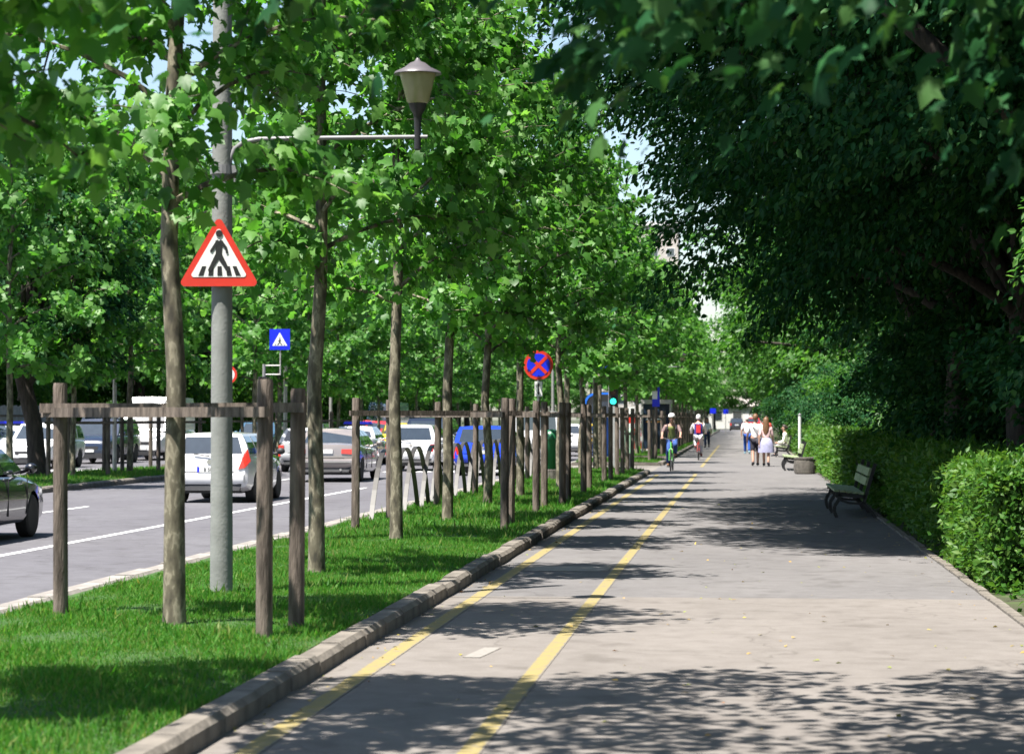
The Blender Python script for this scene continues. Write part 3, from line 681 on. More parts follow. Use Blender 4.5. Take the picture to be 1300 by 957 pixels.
cp = MB().lathe([(.215, 4.705), (.205, 4.725), (.12, 4.765), (.07, 4.805), (.03, 4.82), (.012, 4.85)], (1.79, -.02, 0), 24).build('lantern_cap', mat('lantern cap paint', (.1, .09, .1), .4), t, 50)
# second lamp of the same kind far along the strip
t3 = copy_tree(t); t3.location = (-4.65, 116, 0); t3['label'] = 'far street lamp with side arm among the strip trees past the crossing'
for o_ in (t, t3): o_['group'] = 'street lamps over the path'
t = thing('concrete_pole', 'plain grey concrete pole standing beside the traffic light at the crossing', 'pole', (-4.4, 84.4, 0))
MB().tube([(0, 0, -.2), (0, 0, 1), (0, 0, 5), (0, 0, 9)], [.105, .1, .088, .075], 16).build('shaft', M['concrete_pole'], t, 50)
MB().lathe([(.08, 9), (.08, 9.05), (.03, 9.1)], n=12).build('cap', M['grey_metal'], t)

# ------------------------------------------------------------------ signs (each faces the camera end of the street, -Y)
def rtri(w, h, r, zc=0, n=5):
    """triangle with rounded corners, base down"""
    P = [(-w/2, 0), (w/2, 0), (0, h)]; c = (0, h/3); out = []
    for i in range(3):
        a, b, d = Vector(P[i-1]), Vector(P[i]), Vector(P[(i+1) % 3])
        u = (a-b).normalized(); v = (d-b).normalized(); bis = (u+v).normalized(); half = u.angle(v)/2
        cc = b + bis*(r/math.sin(half)); s = math.atan2((-v).x*0 + (cc*0).x, 1)
        p0 = b + u*(r/math.tan(half)); p1 = b + v*(r/math.tan(half))
        for k in range(n+1):
            q = p0.lerp(p1, k/n); q = cc + (q-cc).normalized()*r; out.append((q.x, q.y + zc))
    return out
def disc(r, n=28, cx=0, cz=0): return [(cx + r*math.cos(2*math.pi*i/n), cz + r*math.sin(2*math.pi*i/n)) for i in range(n)]
def bar(x0, z0, x1, z1, w0, w1=None):
    w1 = w0 if w1 is None else w1; d = Vector((x1-x0, z1-z0)).normalized(); nn = Vector((-d.y, d.x))
    return [(x0-nn.x*w0, z0-nn.y*w0), (x1-nn.x*w1, z1-nn.y*w1), (x1+nn.x*w1, z1+nn.y*w1), (x0+nn.x*w0, z0+nn.y*w0)]
def walker(k, ox, oz, y0, y1):
    m = MB()
    for i, b in enumerate([bar(0, .155, .004, .285, .026, .034), bar(0, .165, -.085, .012, .026, .015), bar(0, .165, .045, .085, .026, .02), bar(.045, .09, .088, .008, .02, .013), bar(.0, .285, -.062, .2, .018, .012), bar(-.062, .2, -.07, .185, .012), bar(.008, .285, .062, .225, .018, .012), bar(.062, .228, .078, .17, .012, .01)]):
        m.prism([(ox + k*x, oz + k*z) for x, z in b], y0 - i*.0004, y1)
    m.prism([(ox + k*x, oz + k*z) for x, z in disc(.031, 14, .004, .35)], y0 - .004, y1)
    return m
t = thing('warning_sign', 'red and white triangular pedestrian crossing warning sign clamped to the lamp pole', 'sign', (-4.69, 21.43, 2.9), R(3))
MB().prism(rtri(.74, .64, .035), -.022, 0).build('plate', M['sign_red'], t)
MB().prism(rtri(.74, .64, .035), .001, .004).build('back', M['sign_back'], t)
MB().prism([(x*.71, .075 + z*.71 + .007) for x, z in rtri(.74, .64, .03)], -.026, -.0225).build('white_field', M['sign_white'], t)
walker(1.0, 0, .125, -.031, -.0275).build('pedestrian_symbol', M['sign_black'], t)
zs = MB()
for i, (a, b) in enumerate(((-.185, -.15), (-.095, -.08), (-.012, -.01), (.075, .065), (.155, .125))):
    zs.prism([(a, .095), (a+.045, .095), (b+.036, .18), (b, .18)], -.029, -.0272)
zs.build('zebra_symbol', M['sign_black'], t)
for zz in (.12, .42): MB().box(-.11, .11, .006, .03, zz, zz+.03).build('clamp', M['galv'], t)

t = thing('no_stopping_sign', 'round blue and red no stopping sign on a thin post with arrow plate', 'sign', (-4.27, 50.8, .1))
MB().tube([(0, .03, -.1), (0, .03, 2.98)], .03, 8).build('post', M['galv'], t)
ring = MB(); ring.prism(disc(.31, 32, 0, 2.72), -.02, 0); ring.build('red_disc', M['sign_red'], t)
MB().prism(disc(.245, 32, 0, 2.72), -.024, -.0205).build('blue_field', M['sign_blue'], t)
MB().prism(bar(-.17, 2.55, .17, 2.89, .035), -.029, -.0245).prism(bar(-.17, 2.89, .17, 2.55, .035), -.0295, -.0246).build('red_cross', M['sign_red'], t)
MB().prism([(-.08, 2.06), (.08, 2.06), (.08, 2.38), (-.08, 2.38)], -.018, 0).build('arrow_plate', M['sign_white'], t)
MB().prism(bar(0, 2.14, 0, 2.3, .012), -.021, -.0185).prism([(-.03, 2.29), (.03, 2.29), (0, 2.35)], -.0215, -.0186).prism([(-.03, 2.15), (.03, 2.15), (0, 2.09)], -.0218, -.0187).build('double_arrow', M['sign_black'], t)

def crossing_sign(parent, x, z, s, y=0, sym=True):
    h = s/2
    MB().prism([(x-h, z-h), (x+h, z-h), (x+h, z+h), (x-h, z+h)], y-.02, y).build('blue_plate', M['sign_blue'], parent)
    MB().prism([(x + a*s, z - .3*s + b*s) for a, b in rtri(.74, .64, .01)], y-.024, y-.0205).build('white_triangle', M['sign_white'], parent)
    m = walker(s*.95, x, z - .27*s, y-.029, y-.0245)
    for a in (-.24, -.12, .1, .22): m.prism([(x + a*s, z - .28*s), (x + (a+.04)*s, z - .28*s), (x + (a*.8+.03)*s, z - .2*s), (x + a*.8*s, z - .2*s)], y-.0275, y-.0246)
    m.build('pedestrian_symbol', M['sign_black'], parent)

def signal_head(parent, x, z, y=0, lit=2, sc=1.0, face=-1):
    """three lens traffic light head, top of head at z"""
    b = MB().box(x-.15*sc, x+.15*sc, y-.1, y+.1, z-.92*sc, z).build('signal_head', M['black_metal'], parent)
    for i in range(3):
        zc = z - (.16 + .3*i)*sc
        MB().prism([(x + a, zc + c) for a, c in disc(.1*sc, 18)], y + face*.115, y + face*.101).build('lens', M['green_lit'] if i == lit else M['lens_off'], b)
        v = MB(); rg = []
        for yy, k in ((.1, 1), (.26, .96)):
            rg.append([(x + .12*sc*k*math.cos(a), y + face*yy, zc + .12*sc*k*math.sin(a)) for a in [R(-20 + 220*j/12) for j in range(13)]])
        v.loft(rg, cap=False, close=False)
        rg = [[(p[0]*1.0, p[1], p[2] + .004) for p in r] for r in rg]; v.loft(rg, cap=False, close=False)
        v.build('visor', M['black_metal'], b)
    return b
t = thing('median_signal', 'traffic light on the median carrying a blue square crossing sign on a pipe frame', 'traffic light', (-17.0, 85.2, .07))
MB().tube([(0, 0, -.1), (0, 0, 3.55)], .055, 10).build('post', M['grey_metal'], t)
signal_head(t, -.02, 3.1, -.16, lit=9)
h2 = signal_head(t, -.02, 3.1, .22, lit=9, face=1)
fr = MB(); fr.tube([(-.02, 0, 3.1), (-.02, 0, 3.55)], .045, 8); fr.tube([(0, 0, 3.5), (.58, 0, 3.5)], .028, 8); fr.tube([(0, 0, 3.18), (.58, 0, 3.18)], .028, 8); fr.tube([(.58, 0, 3.16), (.58, 0, 4.05)], .026, 8)
fr.build('pipe_frame', M['galv'], t)
crossing_sign(t, .57, 4.43, .74, -.04)
t = thing('road_sign', 'round red bordered white sign on a post on the median', 'sign', (-18.6, 86.5, .07))
MB().tube([(0, .03, -.1), (0, .03, 3.6)], .035, 8).build('post', M['galv'], t)
MB().prism(disc(.34, 28, 0, 3.2), -.02, 0).build('red_disc', M['sign_red'], t)
MB().prism(disc(.25, 28, 0, 3.2), -.024, -.0205).build('white_field', M['sign_white'], t)

t = thing('traffic_light', 'black traffic light with lit green lens beside the path crossing', 'traffic light', (-4.32, 81.6, 0))
MB().tube([(0.1, .12, -.1), (.1, .12, 3.42)], .055, 10).build('post', M['black_metal'], t)
signal_head(t, 0, 3.02, -.06, lit=2)
MB().sphere((.1, .12, 3.42), .09).build('post_cap', M['black_metal'], t)
t = thing('crossing_sign', 'blue square pedestrian crossing sign half hidden in leaves above the traffic light', 'sign', (-4.55, 83.2, 0))
MB().tube([(0, .05, -.1), (0, .05, 4.0)], .035, 8).build('post', M['galv'], t)
crossing_sign(t, 0, 3.75, .8)
t = thing('bus_stop_sign', 'small blue and white sign on a dark post just before the glass shelter', 'sign', (-3.2, 90.2, .1))
MB().tube([(0, .04, -.1), (0, .04, 2.75)], .06, 8).build('post', M['stake'], t)
MB().box(-.13, .15, -.02, 0, 2.02, 2.3).build('blue_panel', M['sign_blue'], t)
MB().box(-.13, .06, -.021, -.001, 2.303, 2.6).build('white_panel', M['sign_white'], t)
MB().box(.063, .15, -.022, -.002, 2.303, 2.75).build('blue_edge', M['sign_blue'], t)
for x, y, c in ((-2.2, 235, 'sign_blue'), (-1.2, 268, 'sign_blue')):
    t = thing('far_road_sign', 'tiny blue road sign far along the tree strip', 'sign', (x - .6, y, .1), 0, 'tiny far blue signs')
    MB().tube([(0, .04, -.1), (0, .04, 2.5)], .04, 6).build('post', M['galv'], t)
    MB().box(-.28, .28, -.02, 0, 2.0, 2.5).build('panel', M[c], t)

# ------------------------------------------------------------------ bins, booth, shelter, hoarding, poles
t = thing('litter_bin', 'dark green round litter bin with domed lid on a stone foot in the grass', 'litter bin', (-4.85, 61.6, .1))
MB().lathe([(.2, 0), (.21, .02), (.21, .27), (.2, .3)], (0, 0, 0), 14).build('foot', M['stone'], t)
MB().lathe([(.17, .3), (.195, .33), (.22, 1.05), (.225, 1.06)], (0, 0, 0), 20).build('body', M['green_bin'], t, 40)
MB().lathe([(.235, 1.06), (.24, 1.1), (.22, 1.2), (.15, 1.29), (.04, 1.32)], (0, 0, 0), 20).build('lid', M['green_bin'], t, 50)
t = thing('small_litter_bin', 'pale green litter bin hung on a post beside the traffic light', 'litter bin', (-3.72, 80.4, 0))
MB().tube([(0, .2, -.1), (0, .2, 1.3)], .035, 8).build('post', M['grey_metal'], t)
MB().lathe([(.12, .52), (.15, .54), (.17, 1.12), (.175, 1.14)], (0, 0, 0), 14).build('body', M['pale_green'], t, 40)
MB().lathe([(.15, 1.2), (.17, 1.24), (.13, 1.33), (.05, 1.36)], (0, 0, 0), 14).build('hood', M['pale_green'], t, 40)
MB().box(-.13, .13, -.1, .1, 1.1, 1.22).build('opening', M['black_metal'], t)
t = thing('phone_booth', 'blue rounded phone hood with dark panel standing at the crossing', 'phone booth', (-5.2, 88, 0), R(-8))
rg = []
for y in (-.4, .4):
    rg.append([(-.45, y, .0), (-.45, y, 2.2)] + [(-.45 + .45*(1-math.cos(R(a))), y, 2.2 + .42*math.sin(R(a))) for a in (15, 30, 45, 60, 75, 90)] + [(.5, y, 2.62), (.5, y, 2.55), (0, y, 2.55)] + [(-.38 + .38*(1-math.cos(R(a))), y, 2.2 + .35*math.sin(R(a))) for a in (75, 45, 15)] + [(-.38, y, 2.2), (-.38, y, 0)])
MB().loft(rg).build('blue_shell', M['bluebox'], t)
MB().box(-.37, .5, -.3, .3, 1.75, 2.54).build('dark_panel', M['navyglass'], t)
MB().box(-.3, .4, .3, .36, .3, 1.74).build('back_panel', M['bluebox'], t)
MB().tube([(.46, 0, -.1), (.46, 0, 1.75)], .04, 8).build('post', M['grey_metal'], t)
t = thing('bus_shelter', 'grey framed shelter with dark advertising panel behind the first cyclist', 'shelter', (-3.75, 106.5, .0))
for x in (-.62, .62): MB().box(x-.04, x+.04, -.06, .06, -.05, 2.32).build('frame_post', M['galv'], t)
MB().box(-.68, .68, -.1, 1.2, 2.32, 2.5).build('roof', M['galv'], t)
MB().box(-.578, .578, -.03, .03, .35, 2.31).build('display_panel', M['navyglass'], t)
tx = MB()
for i, (a, b) in enumerate(((-.5, -.32), (-.3, -.2), (-.17, .02), (.05, .15), (.18, .3))): tx.box(a, b, -.036, -.031, 1.72, 1.82)
tx.box(-.45, .42, -.036, -.031, 1.62, 1.66).build('white_lettering', M['sign_white'], t)
MB().box(-.45, .4, -.036, -.031, 1.5, 1.56).build('orange_strip', mat('orange strip', (.6, .25, .05)), t)
t = thing('striped_hoarding', 'red and white striped roadworks barrier posts behind the small blue sign', 'barrier', (-4.6, 113, 0))
for x in (-.75, -.1):
    p = MB().box(x, x+.36, -.02, .02, 0, 2.2).build('board', M['sign_white'], t)
    for z in (.25, .85, 1.45): MB().box(x-.002, x+.362, -.024, -.0205, z, z+.36).build('red_band', M['sign_red'], p)
MB().box(-.8, .4, -.1, .1, -.05, .1).build('foot', M['stone'], t)
for lab, x, y, h, r in (('thin grey lamp column on the median near the white van', -18.5, 70.2, 4.0, .07), ('slim pale pole beyond the median behind the grey sedan', -20.9, 122, 5.5, .09), ('pale wooden pole across the road behind the blue car', -22.0, 175, 7, .12), ('slim grey pole beyond the no stopping sign', -12.5, 160, 6.5, .11), ('tall grey lamp column on the median by the blue crossing sign', -18.3, 96, 9, .09)):
    t = thing('pole', lab, 'pole', (x, y, .05)); MB().tube([(0, 0, -.1), (0, 0, h*.5), (0, 0, h)], [r, r*.9, r*.7], 10).build('shaft', M['galv'], t, 50)
    MB().lathe([(r*.8, h), (r*.8, h+.05), (r*.3, h+.1)], (0, 0, 0), 10).build('cap', M['grey_metal'], t)
t = thing('timber_pole', 'timber pole with drilled holes right beside the traffic light', 'pole', (-4.72, 80.2, 0))
MB().tube([(0, 0, -.1), (0, 0, 3.2)], .085, 10).build('shaft', M['plane_bark'], t, 50)
for i in range(14): MB().box(-.015, .015, -.09, -.082, .2 + i*.16, .25 + i*.16).build('hole', M['black_metal'], t)
t = thing('board_fence', 'grey board fence panel across the road behind the white crossover', 'fence', (-32.6, 106, .06), R(0))
for i in range(34): MB().box(-.03, .03, i*.3 - 3, i*.3 - 2.72, 0, 2.15 + .03*(i % 3)).build('board', M['fence_wall'], t)
for z in (.5, 1.7): MB().box(.031, .07, -3, 7.1, z, z+.08).build('rail', M['stake'], t)
t = thing('white_post', 'slim white marker post by the far end of the long hedge', 'post', (1.98, 83.9, 0))
MB().tube([(0, 0, -.05), (0, 0, 1.78)], [.055, .05], 8).build('shaft', M['sign_white'], t)
MB().lathe([(.058, 1.78), (.058, 1.82), (.02, 1.86)], n=8).build('cap', M['grey_metal'], t)

# ------------------------------------------------------------------ benches
def bench(label, y0, y1, x, frames, tint=None):
    """bench facing the path (-X); cast iron side frames, board seat and back"""
    t = thing('park_bench', label, 'bench', (x, (y0+y1)/2, 0), 0, 'park benches along the hedge'); hl = (y1-y0)/2
    def fr(y):
        m = MB(); k = .028
        def strip(pts, wd):
            for (a, b), (c, d) in zip(pts, pts[1:]):
                q = bar(a, b, c, d, wd); m.prism(q, y-k, y+k)
        strip([(-.36, 0), (-.40, .1), (-.40, .2), (-.33, .3), (-.30, .4)], .03)       # curved front leg
        strip([(-.38, .41), (-.1, .37), (.13, .36)], .028)                             # seat bearer
        strip([(.30, 0), (.22, .12), (.10, .24), (.13, .36), (.2, .6), (.3, .93)], .03) # rear leg and back upright
        strip([(-.3, .3), (-.15, .25), (.0, .24), (.1, .25)], .02)                     # arched brace
        return m.build('side_frame', M['iron'], t)
    for i in range(frames): fr(-hl + .05 + (2*hl-.1)*i/(frames-1))
    for i in range(5):
        xx = -.36 + i*.105; z = .445 - i*.011
        MB().box(xx-.042, xx+.042, -hl, hl, z, z+.032).build('seat_slat', M['bench_slat'], t)
    n = frames - 1
    for i, (xx, z) in enumerate(((.118, .62), (.165, .78))):
        for j in range(n):
            a = -hl + .09 + (2*hl-.1)*j/n; b = a + (2*hl-.1)/n - .08
            MB().add([(xx + .0, a, z-.065), (xx+.04, a, z-.065), (xx+.075, a, z+.065), (xx+.035, a, z+.065), (xx, b, z-.065), (xx+.04, b, z-.065), (xx+.075, b, z+.065), (xx+.035, b, z+.065)],
                     [(0, 1, 2, 3), (7, 6, 5, 4), (0, 4, 5, 1), (1, 5, 6, 2), (2, 6, 7, 3), (3, 7, 4, 0)]).build('back_board', M['bench_slat'], t)
    return t
bench('dark bench with pale green back boards standing in the shade before the hedge', 41.9, 46.1, 1.98, 3)
bench('bench with sunlit seat next to the round concrete litter bin', 78.5, 82.3, 1.75, 3)
bench('far bench with the woman seated on it', 106, 108.2, 1.85, 2)
t = thing('concrete_bin', 'squat round concrete litter bin at the foot of the hedge beside the second bench', 'litter bin', (1.92, 74.2, 0))
MB().lathe([(.26, 0), (.34, .03), (.36, .25), (.33, .44), (.35, .46), (.35, .5), (.3, .51), (.28, .4)], n=20).build('drum', M['stone'], t, 40)
MB().box(.3, .75, -.2, .2, .38, .5).build('slab', M['stone'], t)
MB().box(.62, .72, -.18, .18, -.02, .379).build('support', M['stone'], t)
MB().lathe([(.3, .3), (.29, .31)], n=20).build('bin_floor', M['black_metal'], t)

# ------------------------------------------------------------------ people
def skin(J, edges, names, grow=0.0, root='pelvis', sub=1):
    """one continuous surface grown round a skeleton; J: name -> (x, y, z, rx, ry)"""
    names = [n for n in J if n in names]; ix = {n: i for i, n in enumerate(names)}
    me = bpy.data.meshes.new('figure'); me.from_pydata([J[n][:3] for n in names], [(ix[a], ix[b]) for a, b in edges if a in ix and b in ix], [])
    o = bpy.data.objects.new('figure', me); C.objects.link(o)
    o.modifiers.new('s', 'SKIN'); 
    if not me.skin_vertices: me.skin_vertices.new(name='')
    sv_ = me.skin_vertices[0].data
    for n in names: sv_[ix[n]].radius = (J[n][3] + grow, J[n][4] + grow); sv_[ix[n]].use_root = (n == root)
    sb = o.modifiers.new('b', 'SUBSURF'); sb.levels = sub; sb.render_levels = sub
    r = evaluated(o, 'figure'); bpy.data.objects.remove(o)
    r.polygons.foreach_set('use_smooth', [True]*len(r.polygons))
    return r
EDG = [('pelvis', 'waist'), ('waist', 'chest'), ('chest', 'collar'), ('collar', 'neck'), ('neck', 'chin'), ('chin', 'head'), ('head', 'crown')]
for s in 'LR': EDG += [('chest', 'sh'+s), ('sh'+s, 'el'+s), ('el'+s, 'wr'+s), ('wr'+s, 'hd'+s), ('pelvis', 'hip'+s), ('hip'+s, 'kn'+s), ('kn'+s, 'an'+s), ('an'+s, 'toe'+s)]
def joints(h=1.75, torso=None, arms=None, legs=None, pelvis=(0, 0, .95), lean=0.0, female=False, head_fwd=.02):
    """standing or walking figure looking along +Y; arms / legs give end points per side"""
    px, py, pz = pelvis; J = {}
    up = Vector((0, math.sin(lean), math.cos(lean)))
    def along(d): v = Vector(pelvis) + up*d; return v
    a = along(.17); b = along(.40); c = along(.55); 
    J['pelvis'] = (px, py, pz, .15, .11); J['waist'] = (*a, .125 if female else .14, .10); J['chest'] = (*b, .155 if female else .175, .115)
    J['collar'] = (*along(.485), .11, .085); J['neck'] = (*c, .052, .055)
    hd = c + Vector((0, head_fwd, 0))
    J['chin'] = (hd.x, hd.y + .015, hd.z + .08, .066, .078); J['head'] = (hd.x, hd.y + .012, hd.z + .165, .078, .095); J['crown'] = (hd.x, hd.y, hd.z + .24, .06, .075)
    sw = .17 if female else .2
    for i, s in enumerate('LR'):
        k = -1 if s == 'L' else 1; sh = along(.44) + Vector((k*sw, 0, 0))
        J['sh'+s] = (*sh, .058, .058)
        e, wv, hv = arms[i] if arms else ((k*(sw+.06), .0 - .02, pz+.14), (k*(sw+.06), .06, pz-.1), (k*(sw+.05), .09, pz-.19))
        J['el'+s] = (*e, .042, .042); J['wr'+s] = (*wv, .03, .03); J['hd'+s] = (*hv, .036, .022)
        J['hip'+s] = (px + k*.085, py, pz-.06, .092, .1)
        kn, an, to = legs[i] if legs else ((k*.09, .02, .5), (k*.09, -.01, .09), (k*.1, .14, .035))
        J['kn'+s] = (*kn, .062, .064); J['an'+s] = (*an, .042, .045); J['toe'+s] = (*to, .042, .03)
    return J
ALL = None
def person(label, loc, rz, J, top, top_parts, bottom, bottom_parts, shoe, hair='short', hair_m='hair_brown', extra=None, h=1.0, skirt=None, group=None, hands=True):
    t = thing('person', label, 'person', loc, rz, group); t.scale = (h, h, h)
    body = skin(J, EDG, set(J)); bm_ = MB()
    for s in 'LR':                                          # five fingers on each hand
        w_, h_ = Vector(J['wr'+s][:3]), Vector(J['hd'+s][:3]); d = (h_ - w_).normalized(); k = -1 if s == 'L' else 1
        sd = Vector((0, 1, 0)) if abs(d.z) > .6 else Vector((1, 0, 0)); sd = (sd - d*sd.dot(d)).normalized(); nn = d.cross(sd)
        for f, L in enumerate((.065, .078, .072, .055)):
            b = h_ + sd*(f-1.5)*.019 + d*.015; bm_.tube([b, b + d*L*.55 + nn*.004*k, b + d*L*.85 + nn*.022*k], [.0095, .0085, .007], 6)
        b = h_ + sd*-.03 - d*.01; bm_.tube([b, b - sd*.022 + d*.02, b - sd*.024 + d*.05], [.011, .0095, .008], 6)
    hd = Vector(J['head'][:3]); ch = Vector(J['chin'][:3])
    bm_.tube([hd + Vector((0, .085, .0)), hd + Vector((0, .118, -.045)), hd + Vector((0, .095, -.055))], [.008, .017, .012], 6)       # nose
    for k in (-1, 1): bm_.sphere(hd + Vector((k*.083, -.005, -.03)), .03, 8, 6, (.45, .8, 1.1))                                       # ears
    fm = bm_.mesh('f', M['skin'], 60); bm = bmesh.new(); bm.from_mesh(body); bm.from_mesh(fm); bm.to_mesh(body); bm.free()
    body.materials.clear(); body.materials.append(M['skin']); link('body', body, t)
    for k in (-1, 1): MB().sphere(hd + Vector((k*.034, .086, -.008)), .011, 8, 5).build('eye', M['sign_black'], t)
    MB().tube([hd + Vector((-.028, .09, -.095)), hd + Vector((0, .098, -.097)), hd + Vector((.028, .09, -.095))], .007, 6).build('mouth', cloth((.35, .12, .1)), t)
    def part(name, keep, m, grow, root):
        me = skin(J, EDG, keep, grow, root); me.materials.clear(); me.materials.append(m); return link(name, me, t)
    part('shirt', top_parts, top, .014, 'waist')
    if skirt is None: part('trousers', bottom_parts, bottom, .017, 'pelvis')
    else:
        p = Vector(J['pelvis'][:3]); r0, r1, z0, z1 = skirt
        MB().loft([[(p.x + r*1.12*math.cos(a)*(1 + .04*math.sin(9*a)*(i > 0)), p.y + r*.85*math.sin(a), z) for a in [2*math.pi*j/24 for j in range(24)]] for i, (r, z) in enumerate(((r0, z1), (r0*.3 + r1*.75, z1*.55 + z0*.45), (r1, z0)))]).build('skirt', bottom, t, 80)
    for s in 'LR':
        a, b = Vector(J['an'+s][:3]), Vector(J['toe'+s][:3]); d = (b-a); d.z = 0; d.normalize()
        MB().tube([a - d*.06 - Vector((0, 0, .035)), a + Vector((0, 0, -.02)) , a.lerp(b, .6) + Vector((0, 0, 0)), b + d*.06], [.045, .056, .05, .03], 10, flat=.85).build('shoe', shoe, t, 60)
    hm = M[hair_m]; hb = hd + Vector((0, -.018, .03))
    if hair == 'long':
        MB().loft([[(hb.x + wx*math.cos(a), hb.y + oy + dy*math.sin(a), hb.z + dz) for a in [2*math.pi*j/16 for j in range(16)]] for wx, dy, oy, dz in ((.03, .03, 0, .105), (.085, .1, -.005, .07), (.102, .105, -.02, 0), (.105, .09, -.05, -.1), (.12, .06, -.085, -.25), (.11, .045, -.1, -.4), (.06, .03, -.1, -.52))]).build('hair', hm, t, 80)
    elif hair in ('short', 'bun'):
        MB().loft([[(hb.x + wx*math.cos(a), hb.y + oy + dy*math.sin(a), hb.z + dz) for a in [2*math.pi*j/16 for j in range(16)]] for wx, dy, oy, dz in ((.03, .04, 0, .105), (.075, .098, -.002, .075), (.096, .106, -.018, .02), (.094, .085, -.045, -.05), (.075, .055, -.06, -.1))]).build('hair', hm, t, 80)
        if hair == 'bun': MB().sphere(hb + Vector((0, -.12, -.03)), .06).build('hair_bun', hm, t, 60)
    return t
UP_S = {'pelvis', 'waist', 'chest', 'collar', 'shL', 'shR', 'elL', 'elR'}
UP_L = UP_S | {'wrL', 'wrR'}
LOW = {'pelvis', 'hipL', 'hipR', 'knL', 'knR', 'anL', 'anR'}
SHORTS = {'pelvis', 'hipL', 'hipR', 'knL', 'knR'}
def walk(k, f=False, pz=.95, arms=None, dx=0):
    """k: +1 right foot forward"""
    legs = [((-.09, .10*-k + .05, .5), (-.09, -.22*k + .0, .1 + .04*(k > 0)), (-.1, -.22*k + .15, .04)), ((.09, .10*k + .05, .5), (.09, .22*k, .1 + .04*(k < 0)), (.1, .22*k + .15, .04))]
    sw = .17 if f else .2
    ar = arms or [((-sw-.06, .06*k - .05, pz+.16), (-sw-.07, .14*k + .03, pz-.07), (-sw-.06, .17*k + .06, pz-.155)), ((sw+.06, -.06*k - .05, pz+.16), (sw+.07, -.14*k + .03, pz-.07), (sw+.06, -.17*k + .06, pz-.155))]
    return joints(arms=ar, legs=legs, female=f, pelvis=(0, 0, pz))
WHITE, LIGHTBLUE, DENIM, DARK = cloth((.62, .61, .62)), cloth((.5, .52, .7)), cloth((.02, .055, .16)), cloth((.022, .02, .03))
p = person('man in white shirt and dark shorts walking away beside the long haired woman', (.47, 85.6, 0), R(3), walk(1), WHITE, UP_S, DARK, SHORTS, cloth((.03, .03, .035)), h=1.03)
MB().tube([(-.17, -.02, 1.40), (-.05, -.135, 1.3), (.1, -.14, 1.15), (.2, -.08, 1.0)], .012, 6).build('bag_strap', DARK, p)
person('woman with long brown hair, pink top and pale lilac skirt walking away', (.84, 85.3, 0), R(-4), walk(-1, True, .92), cloth((.62, .42, .42)), UP_S, cloth((.27, .27, .4)), LOW, DARK, 'long', 'hair_brown', h=.98, skirt=(.14, .26, .5, 1.02))
person('man in striped white shirt and blue jeans walking away ahead of the couple', (.24, 114, 0), R(2), walk(-1), cloth((.72, .62, .62)), UP_S, cloth((.012, .07, .33)), LOW, cloth((.3, .5, .6)), 'short', 'hair_grey', h=1.0)
person('woman in white top and dark trousers walking toward the crossing on the bike lane', (-1.98, 138, 0), R(176), walk(1, True, .92), cloth((.68, .7, .76)), UP_S, cloth((.025, .04, .09)), LOW, DARK, 'long', 'hair_dark', h=.98)
person('person in blue cap and red top standing near the far bench', (1.2, 121, 0), R(170), walk(1), cloth((.45, .05, .04)), UP_S, DARK, LOW, DARK, 'short', 'hair_dark', h=1.0)
# seated woman on the far bench, turned to the path
lg = [((-.1, .42, .48), (-.1, .46, .1), (-.1, .6, .04)), ((.1, .42, .48), (.12, .40, .1), (.12, .54, .04))]
ar = [((-.24, .12, .66), (-.12, .36, .6), (-.06, .42, .6)), ((.24, .12, .66), (.12, .36, .62), (.06, .42, .62))]
person('dark haired woman in white seated on the far bench', (1.92, 107, 0), R(90), joints(arms=ar, legs=lg, pelvis=(0, 0, .56), lean=.1, female=True), cloth((.72, .7, .68)), UP_L, cloth((.3, .27, .28)), LOW, DARK, 'bun', 'hair_dark', h=1.0)

